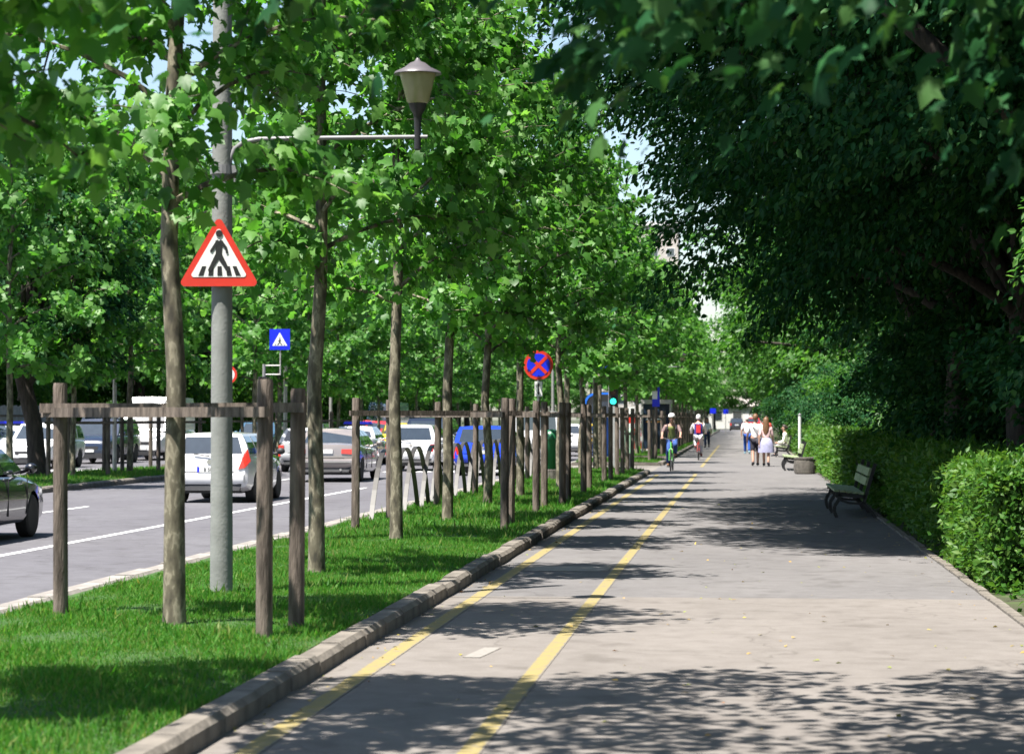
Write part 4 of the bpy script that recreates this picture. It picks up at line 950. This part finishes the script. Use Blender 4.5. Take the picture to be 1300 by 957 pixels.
# ------------------------------------------------------------------ bicycles and riders
def bicycle(label, loc, rz, frame_m, steer=0.0):
    t = thing('bicycle', label, 'bicycle', loc, rz, 'bicycles on the bike lane')
    def wheel(y):
        w_ = MB(); n = 28; rg = []
        for i in range(n):
            a = 2*math.pi*i/n; c = Vector((0, y + .325*math.cos(a), .345 + .325*math.sin(a))); e = Vector((0, math.cos(a), math.sin(a)))
            rg.append([c + e*.02*math.cos(b) + Vector((.02*math.sin(b), 0, 0)) for b in [2*math.pi*j/6 for j in range(6)]])
        ty = w_.loft(rg + [rg[0]], cap=False).build('wheel', M['tyre'], t, 60)
        sp = MB()
        for i in range(14):
            a = 2*math.pi*i/14; sp.tube([(.015*(-1)**i, y, .345), (0, y + .31*math.cos(a), .345 + .31*math.sin(a))], .0035, 4)
        sp.lathe([(.022, -.05), (.022, .05)], (0, y, .345), 10, 'X').build('spokes', M['rim'], ty)
    wheel(-.52); wheel(.55)
    fr = MB(); bb = (0, -.06, .3)
    for a, b, r in (((0, .42, .86), bb, .02), ((0, .41, .9), (0, -.2, .82), .018), (bb, (0, -.22, .88), .018), (bb, (.05, -.52, .345), .012), (bb, (-.05, -.52, .345), .012), ((0, -.2, .8), (.05, -.52, .345), .01), ((0, -.2, .8), (-.05, -.52, .345), .01), ((0, .40, .95), (0, .44, .74), .022)): fr.tube([a, b], r, 8)
    fr.build('frame', frame_m, t)
    MB().tube([(.045, .55, .345), (.05, .48, .68), (0, .44, .74)], .014, 6).tube([(-.045, .55, .345), (-.05, .48, .68), (0, .44, .74)], .014, 6).build('fork', frame_m, t)
    MB().tube([(-.3, .36, 1.06), (-.18, .42, 1.04), (0, .44, 1.02), (.18, .42, 1.04), (.3, .36, 1.06)], .014, 8).tube([(0, .41, .94), (0, .44, 1.02)], .016, 6).build('handlebar', M['black_metal'], t)
    MB().loft([[(wd*math.cos(a), y, .95 + .03*math.sin(a)) for a in [2*math.pi*j/10 for j in range(10)]] for y, wd in ((-.36, .05), (-.32, .085), (-.22, .07), (-.1, .025), (-.05, .015))]).build('saddle', M['plastic'], t)
    MB().lathe([(.09, -.01), (.09, .0)], (.05, -.06, .3), 16, 'X').build('chainring', M['grey_metal'], t)
    MB().tube([(.06, -.06, .3), (.08, -.02, .14)], .01, 6).box(.06, .17, -.06, .03, .125, .15).build('pedal', M['plastic'], t)
    MB().tube([(-.06, -.06, .3), (-.08, -.1, .46)], .01, 6).box(-.17, -.06, -.14, -.05, .45, .475).build('pedal', M['plastic'], t)
    MB().box(-.04, .04, -.62, -.58, .62, .7).build('rear_reflector', M['tail_red'], t)
    return t
def rider_joints():
    lg = [((-.13, .26, .86), (-.115, -.06, .56), (-.115, .06, .5)), ((.11, .18, .62), (.115, -.06, .24), (.115, .07, .18))]
    ar = [((-.3, .08, 1.22), (-.29, .3, 1.09), (-.29, .36, 1.08)), ((.3, .08, 1.22), (.29, .3, 1.09), (.29, .36, 1.08))]
    return joints(arms=ar, legs=lg, pelvis=(0, -.22, 1.02), lean=.28, head_fwd=.05)
bicycle('green framed bicycle ridden toward the crossing by the helmeted cyclist', (-2.25, 77.9, .0), R(178), mat('bike green', (.12, .5, .08), .3))
p = person('cyclist in white helmet, olive vest and blue jeans riding a green bicycle', (-2.25, 77.9, 0), R(178), rider_joints(), cloth((.17, .11, .11)), UP_S, cloth((.02, .06, .22)), LOW, cloth((.12, .06, .03)), 'short', 'hair_dark')
J = rider_joints(); vm = skin(J, EDG, {'pelvis', 'waist', 'chest', 'collar'}, .03, 'waist'); vm.materials.clear(); vm.materials.append(cloth((.17, .2, .06))); link('vest', vm, p)
hd = Vector(J['head'][:3])
MB().loft([[(hd.x + wx*math.cos(a), hd.y + .01 + dy*math.sin(a), hd.z + dz) for a in [2*math.pi*j/18 for j in range(18)]] for wx, dy, dz in ((.11, .135, .02), (.113, .14, .05), (.098, .12, .1), (.06, .075, .14), (.02, .02, .15))]).build('helmet', M['sign_white'], p, 50)
for k in (-1, 1): MB().tube([(k*.16, -.16, 1.36), (k*.15, -.02, 1.5), (k*.14, .07, 1.35), (k*.15, -.02, 1.2)], .02, 6).build('backpack_strap', DARK, p)
bicycle('red and black bicycle ridden away past the crossing', (-1.75, 97.9, .0), R(0), mat('bike red', (.4, .03, .03), .3))
p = person('white haired cyclist in pale clothes with red and blue backpack riding away', (-1.75, 97.9, 0), R(0), rider_joints(), cloth((.7, .66, .66)), UP_L, cloth((.5, .47, .5)), LOW, cloth((.12, .03, .03)), 'short', 'hair_grey')
bp = MB().loft([[(sx*.17*cx_, -.17 + dy - .02, z) for sx, cx_, dy in ((-1, 1, 0), (-1, .85, -.14), (1, .85, -.14), (1, 1, 0))] for z in (1.02, 1.06, 1.3, 1.47)]).build('backpack', cloth((.03, .03, .22)), p)
MB().loft([[(sx*.09, -.335 + dy, z) for sx, dy in ((-1, 0), (-1, -.05), (1, -.05), (1, 0))] for z in (1.1, 1.42)]).build('backpack_pocket', cloth((.5, .02, .03)), p)

# ------------------------------------------------------------------ cars
def wheel_meshes(r, wd):
    ty = MB().lathe([(r*.62, -wd*.45), (r*.9, -wd*.5), (r, -wd*.38), (r, wd*.38), (r*.9, wd*.5), (r*.62, wd*.45)], n=24, axis='X').mesh('tyre', M['tyre'], 50)
    rm = MB().lathe([(r*.64, -wd*.42), (r*.64, wd*.40), (r*.58, wd*.44), (r*.55, wd*.25), (.02, wd*.2)], n=24, axis='X')
    for i in range(5):
        a = 2*math.pi*i/5; d = Vector((0, math.cos(a), math.sin(a))); s = Vector((0, -d.z, d.y))
        q = [d*.03 + s*.035, d*.03 - s*.035, d*r*.57 - s*.028, d*r*.57 + s*.028]
        rm.add([v + Vector((wd*.26, 0, 0)) for v in q] + [v + Vector((wd*.40, 0, 0)) for v in q], [(3, 2, 1, 0), (4, 5, 6, 7), (0, 1, 5, 4), (1, 2, 6, 5), (2, 3, 7, 6), (3, 0, 4, 7)])
    return ty, rm.mesh('rim', M['rim'], 40)
WH = {}
def get_wheels(r, wd):
    k = (round(r, 3), round(wd, 3))
    if k not in WH: WH[k] = wheel_meshes(r, wd)
    return WH[k]
# style: body stations (frac of length from rear, z bottom, z top, width factor); cabin (base rear, base front, roof rear, roof front) as fractions; belt z, roof width
STY = {
 'hatch': dict(st=[(0, .42, .78, .86), (.012, .3, .95, .93), (.06, .22, 1.0, .985), (.2, .2, .99, 1), (.5, .19, .95, 1), (.70, .19, .93, 1), (.80, .19, .90, .99), (.92, .2, .78, .95), (.975, .24, .68, .86), (1, .34, .56, .72)], cab=(.015, .735, .07, .55), zb=.97, rw=.70, panes=[(.04, .30), (.36, .62), (.66, .97)]),
 'sedan': dict(st=[(0, .44, .84, .84), (.012, .32, 1.0, .92), (.05, .25, 1.04, .97), (.2, .2, 1.02, 1), (.5, .19, .95, 1), (.70, .19, .93, 1), (.82, .19, .87, .99), (.93, .2, .77, .94), (.98, .24, .68, .86), (1, .34, .58, .74)], cab=(.16, .73, .28, .57), zb=.96, rw=.68, panes=[(.08, .32), (.37, .63), (.67, .97)]),
 'suv': dict(st=[(0, .5, .9, .9), (.012, .38, 1.06, .95), (.06, .3, 1.1, .985), (.2, .27, 1.09, 1), (.5, .26, 1.06, 1), (.72, .26, 1.05, 1), (.85, .27, 1.02, .99), (.94, .3, .95, .95), (.98, .34, .85, .9), (1, .42, .7, .82)], cab=(.012, .745, .05, .60), zb=1.07, rw=.76, panes=[(.04, .28), (.33, .6), (.64, .97)]),
 'van': dict(st=[(0, .45, .9, .94), (.008, .36, 1.2, .97), (.04, .3, 1.25, 1), (.3, .28, 1.25, 1), (.7, .28, 1.25, 1), (.84, .28, 1.22, 1), (.93, .3, 1.08, .97), (.975, .34, .98, .92), (1, .42, .8, .82)], cab=(.006, .90, .015, .74), zb=1.22, rw=.86, panes=[(.8, .985)]),
}
def make_car(name, label, style, L, W, H, loc, rz, paint, rear_plate='', group=None, light_bar=False, detail=True, tail=None, roofrack=False, cat='car', stripe=None, dark_bumper=False):
    t = thing(name, label, cat, loc, rz, group)
    sty = STY[style]; base = {'hatch': 1.48, 'sedan': 1.47, 'suv': 1.72, 'van': 2.6}[style]; kz = H/base; hw = W/2; Y = lambda f: -L/2 + f*L
    pm = M['paint_'+paint]; rings = []
    for f, zb, zt, wf in sty['st']:
        zb *= kz; zt *= kz; ww = hw*wf; zm = (zb*.45 + zt*.55)
        half = [(ww*.72, zb), (ww*.93, zb + .05), (ww*.985, zb + .2*(zt-zb)), (ww, zm), (ww*.975, zt - .13*(zt-zb)), (ww*.92, zt - .03), (ww*.8, zt + .005), (ww*.4, zt + .03)]
        rings.append([(x, Y(f), z) for x, z in half] + [(-x, Y(f), z) for x, z in reversed(half)])
    mb = MB().loft(rings); me = mb.mesh('body', pm, 35)
    wr = .215*H if style in ('hatch', 'sedan') else (.2*H if style == 'suv' else .135*H); wr = max(.29, min(.39, wr)); wd = .2
    wy = [Y(.185), Y(.80)] if style != 'van' else [Y(.2), Y(.85)]
    cut = MB()
    for y in wy: cut.lathe([(wr + .055, -hw - .2), (wr + .055, hw + .2)], (0, y, wr), 20, 'X')
    tmp = bpy.data.objects.new('t', me); C.objects.link(tmp); co = cut.build('c', M['plastic'])
    bo = tmp.modifiers.new('b', 'BOOLEAN'); bo.object = co; bo.operation = 'DIFFERENCE'; bo.solver = 'EXACT'
    me2 = evaluated(tmp, 'body'); bpy.data.objects.remove(tmp); bpy.data.objects.remove(co)
    me2.materials.clear(); me2.materials.append(pm)
    me2.polygons.foreach_set('use_smooth', [True]*len(me2.polygons)); me2.set_sharp_from_angle(angle=R(32))
    body = link('body', me2, t)
    # dark wheel wells and floor
    MB().box(-hw*.72, hw*.72, Y(.04), Y(.95), .2*kz, .62*kz).build('chassis', M['plastic'], t)
    ty, rm = get_wheels(wr, wd)
    for y in wy:
        for s in (-1, 1):
            o = link('wheel', ty, t, (s*(hw - wd*.5 - .02), y, wr)); o.rotation_euler.z = 0 if s > 0 else math.pi
            link('rim', rm, o)
    # cabin
    b0, b1, r0, r1 = sty['cab']; zb = sty['zb']*kz - .01; wb = hw*.93; wr_ = hw*sty['rw']; zr = H
    def P(u, v, side):                                             # point on the cabin side; u along, v up
        yb = Y(b0 + (b1-b0)*u); yt = Y(r0 + (r1-r0)*u); bul = .035*math.sin(math.pi*v)
        return Vector((side*(wb + (wr_-wb)*v + bul), yb + (yt-yb)*v, zb + (zr - .05 - zb)*v))
    nu, nv = 8, 4; rings = []
    for i in range(nu+1):
        u = i/nu; ring = [P(u, j/nv, -1) for j in range(nv+1)]; dome = .05*math.sin(math.pi*min(max(u, .06), .94))
        top = [Vector((wr_*a, P(u, 1, 1).y, zr - .05 + (.02 + dome*.6)*(1-a*a))) for a in (-.6, 0, .6)]
        ring += top + [P(u, j/nv, 1) for j in range(nv, -1, -1)]; rings.append(ring)
    MB().loft(rings).build('cabin', pm, t, 40)
    def inset(name, corners, u0, u1, v0, v1, off=.006, m='glass', par=t, nn=4):
        A, B, Cc, D = corners; nrm = (B-A).cross(D-A).normalized()
        ctr = Vector((0, (Y(b0)+Y(b1))/2, zb)); 
        if nrm.dot((A+Cc)/2 - ctr) < 0: nrm = -nrm
        f = lambda u, v: (A.lerp(B, u)).lerp(D.lerp(Cc, u), v) + nrm*off
        q = [f(u0, v0), f(u1, v0), f(u1, v1), f(u0, v1)]; q2 = [p_ - nrm*(off + .012) for p_ in q]
        return MB().add(q + q2, [(0, 1, 2, 3), (7, 6, 5, 4), (0, 4, 5, 1), (1, 5, 6, 2), (2, 6, 7, 3), (3, 7, 4, 0)]).build(name, M[m], par)
    for s in (-1, 1):
        for u0, u1 in sty['panes']:
            mk_ = MB(); vs = []
            for off in (.008, -.02):
                for j in range(4):
                    v = .1 + .80*j/3
                    for u in (u0, u1): vs.append(P(u, v, s) + Vector((s*off, 0, 0)))
            fs = []
            for j in range(3): fs += [(2*j, 2*j+1, 2*j+3, 2*j+2), (8+2*j, 8+2*j+2, 8+2*j+3, 8+2*j+1), (2*j, 2*j+2, 8+2*j+2, 8+2*j), (2*j+1, 8+2*j+1, 8+2*j+3, 2*j+3)]
            mk_.add(vs, fs + [(0, 8, 9, 1), (6, 7, 15, 14)]).build('side_window', M['glass'], t)
    inset('rear_window', [P(0, 0, -1), P(0, 0, 1), P(0, 1, 1), P(0, 1, -1)], .07, .93, .14 if style != 'van' else .3, .86)
    inset('windscreen', [P(1, 0, 1), P(1, 0, -1), P(1, 1, -1), P(1, 1, 1)], .06, .94, .06, .93)
    # lights, bumpers, plates
    yr, yf = Y(0), Y(1)
    z_t = sty['st'][1][2]*kz
    for s in (-1, 1):
        if tail == 'tall':      # upright lamps climbing the rear pillar
            MB().add([(s*hw*.70, yr-.02, z_t-.25), (s*hw*.86, yr-.018, z_t-.22), (s*hw*.99, yr+.03, z_t-.08), (s*hw*.915, yr+.03, z_t+.17), (s*hw*.80, yr-.012, z_t-.02),
                      (s*hw*.62, yr+.2, z_t-.27), (s*hw*.80, yr+.2, z_t-.24), (s*hw*.9, yr+.3, z_t-.1), (s*hw*.8, yr+.3, z_t+.14), (s*hw*.7, yr+.2, z_t+.05)],
                     [(0, 1, 2, 3, 4), (9, 8, 7, 6, 5), (0, 5, 6, 1), (1, 6, 7, 2), (2, 7, 8, 3), (3, 8, 9, 4), (4, 9, 5, 0)]).build('tail_light', M['tail_red'], t)
        else:
            x0, x1, za, zc = (.52, .93, z_t-.25, z_t-.10) if style == 'sedan' else (.74, .95, z_t-.42, z_t-.06)
            xm = min(.84, (x0 + x1)/2 + .1)
            MB().loft([[(s*hw*x0, y0_, za+.03), (s*hw*xm, y0_+.004, za+.01), (s*hw*x1, y1_, za), (s*hw*(x1-.01), y1_, zc), (s*hw*xm, y0_+.01, zc), (s*hw*x0, y0_+.006, zc)] for y0_, y1_ in ((yr-.022, yr+.03), (yr+.22, yr+.28))]).build('tail_light', M['tail_red'], t)
        zf = sty['st'][-2][2]*kz
        MB().loft([[(s*hw*.5, y0_, zf-.16), (s*hw*.88, y1_, zf-.08), (s*hw*.86, y1_, zf+.05), (s*hw*.52, y0_, zf-.02)] for y0_, y1_ in ((yf-.02, yf-.17), (yf-.25, yf-.4))]).build('headlight', M['lamp_clear'], t)
        my = Y(sty['cab'][1]) - .16*L/4
        MB().sphere((s*(hw+.1), my, zb+.08), .1, 10, 7, (.95, .65, .75)).tube([(s*hw*.93, my+.02, zb+.02), (s*(hw+.05), my, zb+.05)], .03, 6).build('mirror', pm if paint != 'white' or not dark_bumper else M['plastic'], t, 60)
        for u in ((.42, .68) if style != 'van' else (.75,)):
            MB().box(s*hw*.995-.015, s*hw*.995+.015, Y(u)-.09, Y(u)+.09, zb-.14, zb-.11).build('door_handle', M['chrome'] if style == 'sedan' else pm, t)
        for u in ((.33, .535, .725) if style != 'van' else (.7, .86)):      # door shut lines
            MB().prismx([(Y(u)-.005, .35*kz), (Y(u)+.005, .35*kz), (Y(u)+.005, zb-.06), (Y(u)-.005, zb-.06)], s*hw*1.0-.012, s*hw*1.0+.0025).build('door_gap', M['plastic'], t)
    zb0 = sty['st'][0][1]*kz
    MB().loft([[(-hw*.72, y, zb0-.16), (hw*.72, y, zb0-.16), (hw*.8, y + .04, zb0 + (.06 if dark_bumper else -.02)), (-hw*.8, y + .04, zb0 + (.06 if dark_bumper else -.02))] for y in (yr-.012, yr+.4)]).build('rear_bumper', M['plastic'], t)
    if style != 'van':
        zq = zb0 + .1
        MB().loft([[(-hw*.9, yr + .17, z), (-hw*.83, yr + a_, z), (-hw*.5, yr - .01 + a_*.5, z), (hw*.5, yr - .01 + a_*.5, z), (hw*.83, yr + a_, z), (hw*.9, yr + .17, z)] for z, a_ in ((zq - .12, .0), (zq - .06, -.045), (zq + .05, -.05), (zq + .09, -.02), (zq + .1, .05))]).build('bumper_cover', pm, t, 40)
        zl = zq + .115
        MB().box(-hw*.6, hw*.6, yr - .004, yr + .02, zl, zl + .012).build('tailgate_gap', M['plastic'], t)
    if style == 'sedan': MB().box(-hw*.78, hw*.78, yr - .056, yr - .02, zb0 + .1, zb0 + .12).build('chrome_strip', M['chrome'], t)
    MB().loft([[(-hw*.6, y, .22*kz), (hw*.6, y, .22*kz), (hw*.62, y, .42*kz), (-hw*.62, y, .42*kz)] for y in (yf-.5, yf-.0)]).build('front_bumper_grille', M['plastic'], t)
    MB().loft([[(-hw*.42, y, zf_), (hw*.42, y, zf_), (hw*.46, y, zf_+.13), (-hw*.46, y, zf_+.13)] for y in (yf-.4, yf+.003) for zf_ in (sty['st'][-1][2]*kz-.17,)]).build('grille', M['plastic'], t)
    zp = zb0 + (.20 if style == 'sedan' else .22)
    if style == 'sedan': zp = z_t - .22
    pl = MB().box(-.26, .26, yr-.022, yr+.02, zp, zp+.115).build('number_plate', M['sign_white'], t)
    MB().box(-.26, -.215, yr-.0245, yr-.0225, zp, zp+.115).build('blue_band', M['sign_blue'], pl)
    if rear_plate:
        me = text_mesh(rear_plate, .1, M['sign_black']); o = link('plate_lettering', me, pl, (.02, yr-.025, zp+.02)); o.rotation_euler = (R(90), 0, 0)
    MB().box(-.26, .26, yf-.03, yf+.022, .44*kz, .44*kz+.11).build('number_plate', M['sign_white'], t)
    if style in ('hatch', 'suv'):
        MB().prism(disc(.055, 14, 0, z_t-.1), yr-.012, yr+.03).build('badge', M['chrome'], t)
        MB().tube([(0, yr+.01, z_t+.02), (-.34, yr+.015, z_t+.07)], .012, 5).build('rear_wiper', M['plastic'], t)
        MB().box(-.2, .2, Y(r0)+.005, Y(r0)+.07, H-.065, H-.035).build('brake_light', M['tail_red'], t)
    if style == 'sedan': MB().tube([(hw*.5, yr-.02, zb0-.1), (hw*.5, yr+.3, zb0-.1)], .035, 8).build('exhaust_pipe', M['chrome'], t)
    if light_bar:
        b = MB().box(-.55, .55, Y(.42)-.12, Y(.42)+.12, H+.01, H+.05).build('light_bar', M['plastic'], t)
        for s in (-1, 1): MB().loft([[(s*.06, y, H+.05), (s*.55, y, H+.05), (s*.5, y, H+.15), (s*.06, y, H+.15)] for y in (Y(.42)-.11, Y(.42)+.11)]).build('blue_lens', M['sign_blue'], b)
    if roofrack:
        for s in (-1, 1): MB().tube([(s*wr_*.9, Y(r0+.03), H-.02), (s*wr_*.9, Y(r0+.06), H+.05), (s*wr_*.9, Y(r1-.03), H+.05), (s*wr_*.9, Y(r1), H-.02)], .018, 6).build('roof_rail', M['plastic'], t)
    if stripe:
        for s in (-1, 1): MB().box(s*hw*1.0-.01, s*hw*1.0+.004, Y(.2), Y(.75), zb-.28, zb-.17).build('side_stripe', M[stripe], t)
    return t
RZ = -.055
GC, GO = 'cars driving away in the near lanes', 'cars facing the camera on the opposite carriageway'
make_car('sedan_car', 'glossy black sedan seen from its side at the front wheel in the second lane', 'sedan', 4.85, 1.88, 1.47, (-11.43, 33.75, RZ), 0, 'black', group=GC)
make_car('hatchback_car', 'white small hatchback with tall red tail lights driving behind the lamp pole', 'hatch', 3.95, 1.74, 1.48, (-11.0, 51.35, RZ), 0, 'white', 'B 58 U', group=GC, tail='tall', dark_bumper=True)
make_car('sedan_car', 'grey metallic sedan with wide red tail lights driving past the end of the white line', 'sedan', 5.03, 1.92, 1.48, (-11.43, 67.9, RZ), R(.6), 'silver', group=GC)
make_car('sedan_car', 'light silver car half hidden by the grey sedan in the lane by the median', 'hatch', 4.4, 1.78, 1.46, (-14.1, 79.4, RZ), 0, 'lsilver', group=GC, dark_bumper=True)
make_car('hatchback_car', 'white tall compact car with upright red tail lights behind the hoop fence', 'suv', 4.1, 1.76, 1.56, (-10.85, 80.9, RZ), 0, 'white', group=GC)
make_car('suv_car', 'dark blue high roofed car ahead of the white compact car', 'suv', 4.6, 1.86, 1.78, (-11.65, 91.5, RZ), 0, 'navy', group=GC, roofrack=True)
make_car('hatchback_car', 'bright blue car behind the hoop fence in the lane nearest the grass', 'suv', 4.3, 1.84, 1.54, (-7.85, 75.1, RZ), 0, 'blue', group=GC)
make_car('delivery_van', 'white delivery van with dark rear windows ahead of the bright blue car', 'van', 5.2, 2.0, 2.05, (-8.3, 100.5, RZ), 0, 'white', group=GC, cat='van')
make_car('hatchback_car', 'white car just past the dark green litter bin in the nearest lane', 'hatch', 4.1, 1.75, 1.5, (-8.0, 112, RZ), 0, 'white', group=GC)
make_car('taxi_car', 'yellow taxi far along the nearest lane behind the staked trees', 'sedan', 4.4, 1.75, 1.47, (-7.6, 124, RZ), 0, 'yellow', group=GC)
make_car('police_car', 'white car with blue roof light bar ahead of the grey sedan', 'sedan', 4.5, 1.78, 1.47, (-14.4, 90.5, RZ), 0, 'white', group=GC, light_bar=True)
make_car('taxi_car', 'yellow car ahead of the light silver car by the median', 'hatch', 4.3, 1.76, 1.55, (-14.5, 104, RZ), 0, 'yellow', group=GC)
make_car('crossover_car', 'white crossover first in the oncoming queue beside the leaning tree', 'suv', 4.4, 1.84, 1.6, (-24.5, 83.4, RZ), R(180), 'white', group=GO, roofrack=True)
make_car('suv_car', 'dark blue sport utility car waiting between the white crossover and the white van', 'suv', 4.7, 1.9, 1.75, (-24.85, 92.6, RZ), R(180), 'navy', group=GO, roofrack=True)
make_car('panel_van', 'tall white panel van last in the oncoming queue behind the median trees', 'van', 5.9, 2.0, 2.65, (-24.6, 100.4, RZ), R(180), 'white', group=GO, cat='van')
make_car('police_car', 'car with blue roof light bar beyond the white crossover', 'sedan', 4.6, 1.8, 1.48, (-27.9, 90.2, RZ), R(180), 'white', group=GO, light_bar=True)
make_car('panel_van', 'white van parked across the road behind the dark sport utility car', 'van', 5.4, 1.95, 2.35, (-28.6, 108, RZ), R(180), 'white', group=GO, cat='van')
make_car('suv_car', 'blue oncoming car seen over the roof of the white hatchback', 'suv', 4.5, 1.85, 1.6, (-22.9, 114, RZ), R(180), 'teal', group=GO)
make_car('hatchback_car', 'dark grey oncoming car half hidden between two stakes', 'hatch', 4.2, 1.76, 1.5, (-22.6, 126, RZ), R(180), 'dgrey', group=GO)
make_car('hatchback_car', 'red oncoming car far beyond the median by the parked bus', 'hatch', 4.2, 1.76, 1.55, (-24.2, 160, RZ), R(180), 'red', group=GO)
make_car('hatchback_car', 'second red oncoming car beside the dark tree trunks', 'suv', 4.2, 1.76, 1.6, (-27.2, 172, RZ), R(180), 'red', group=GO)
make_car('city_bus', 'blue grey bus standing far off behind the red cars', 'van', 9.0, 2.5, 3.0, (-28.3, 192, RZ), R(180), 'teal', group=GO, cat='bus')
make_car('suv_car', 'dark car crossing at the far end of the path', 'suv', 4.5, 1.85, 1.7, (-.7, 322, -.045), 0, 'dgrey', group='cars at the end of the path')
make_car('suv_car', 'red and dark car at the far end of the path', 'suv', 4.6, 1.9, 1.75, (1.5, 325, -.045), 0, 'red', group='cars at the end of the path')

# ------------------------------------------------------------------ building seen through the gap in the trees
t = thing('tower_block', 'pale tower block showing through the gap between the tree rows', 'building', (-17, 420, 0))
MB().box(-8, 6, 0, 14, 0, 35).build('wall', M['facade'], t)
fr_ = MB().box(-.75, .75, -.03, .0, 0, 1.5).mesh('window', M['facade_white']); gl = MB().box(-.62, .62, -.05, -.031, .1, 1.4).mesh('pane', M['glass'])
for fz in range(9):
    for fx in range(5):
        o = link('window', fr_, t, (-6.7 + fx*2.85, 0, 4 + fz*3.2)); link('pane', gl, o)
MB().box(-8.3, 6.3, -.5, 14.3, 35, 35.7).build('roof', M['facade_white'], t)
t = thing('far_house', 'low pale house at the very end of the avenue', 'building', (-1.5, 362, 0))
MB().box(-7, 9, 0, 10, 0, 3.4).build('wall', M['facade_white'], t)
for fx in range(5): o = link('window', fr_, t, (-5 + fx*2.9, 0, 1.2)); link('pane', gl, o)
MB().loft([[(-7.4, -.4, 3.4), (9.4, -.4, 3.4), (9.4, 10.4, 3.4), (-7.4, 10.4, 3.4)], [(-5, 5, 5), (7, 5, 5), (7, 5.1, 5), (-5, 5.1, 5)]]).build('roof', M['facade'], t)
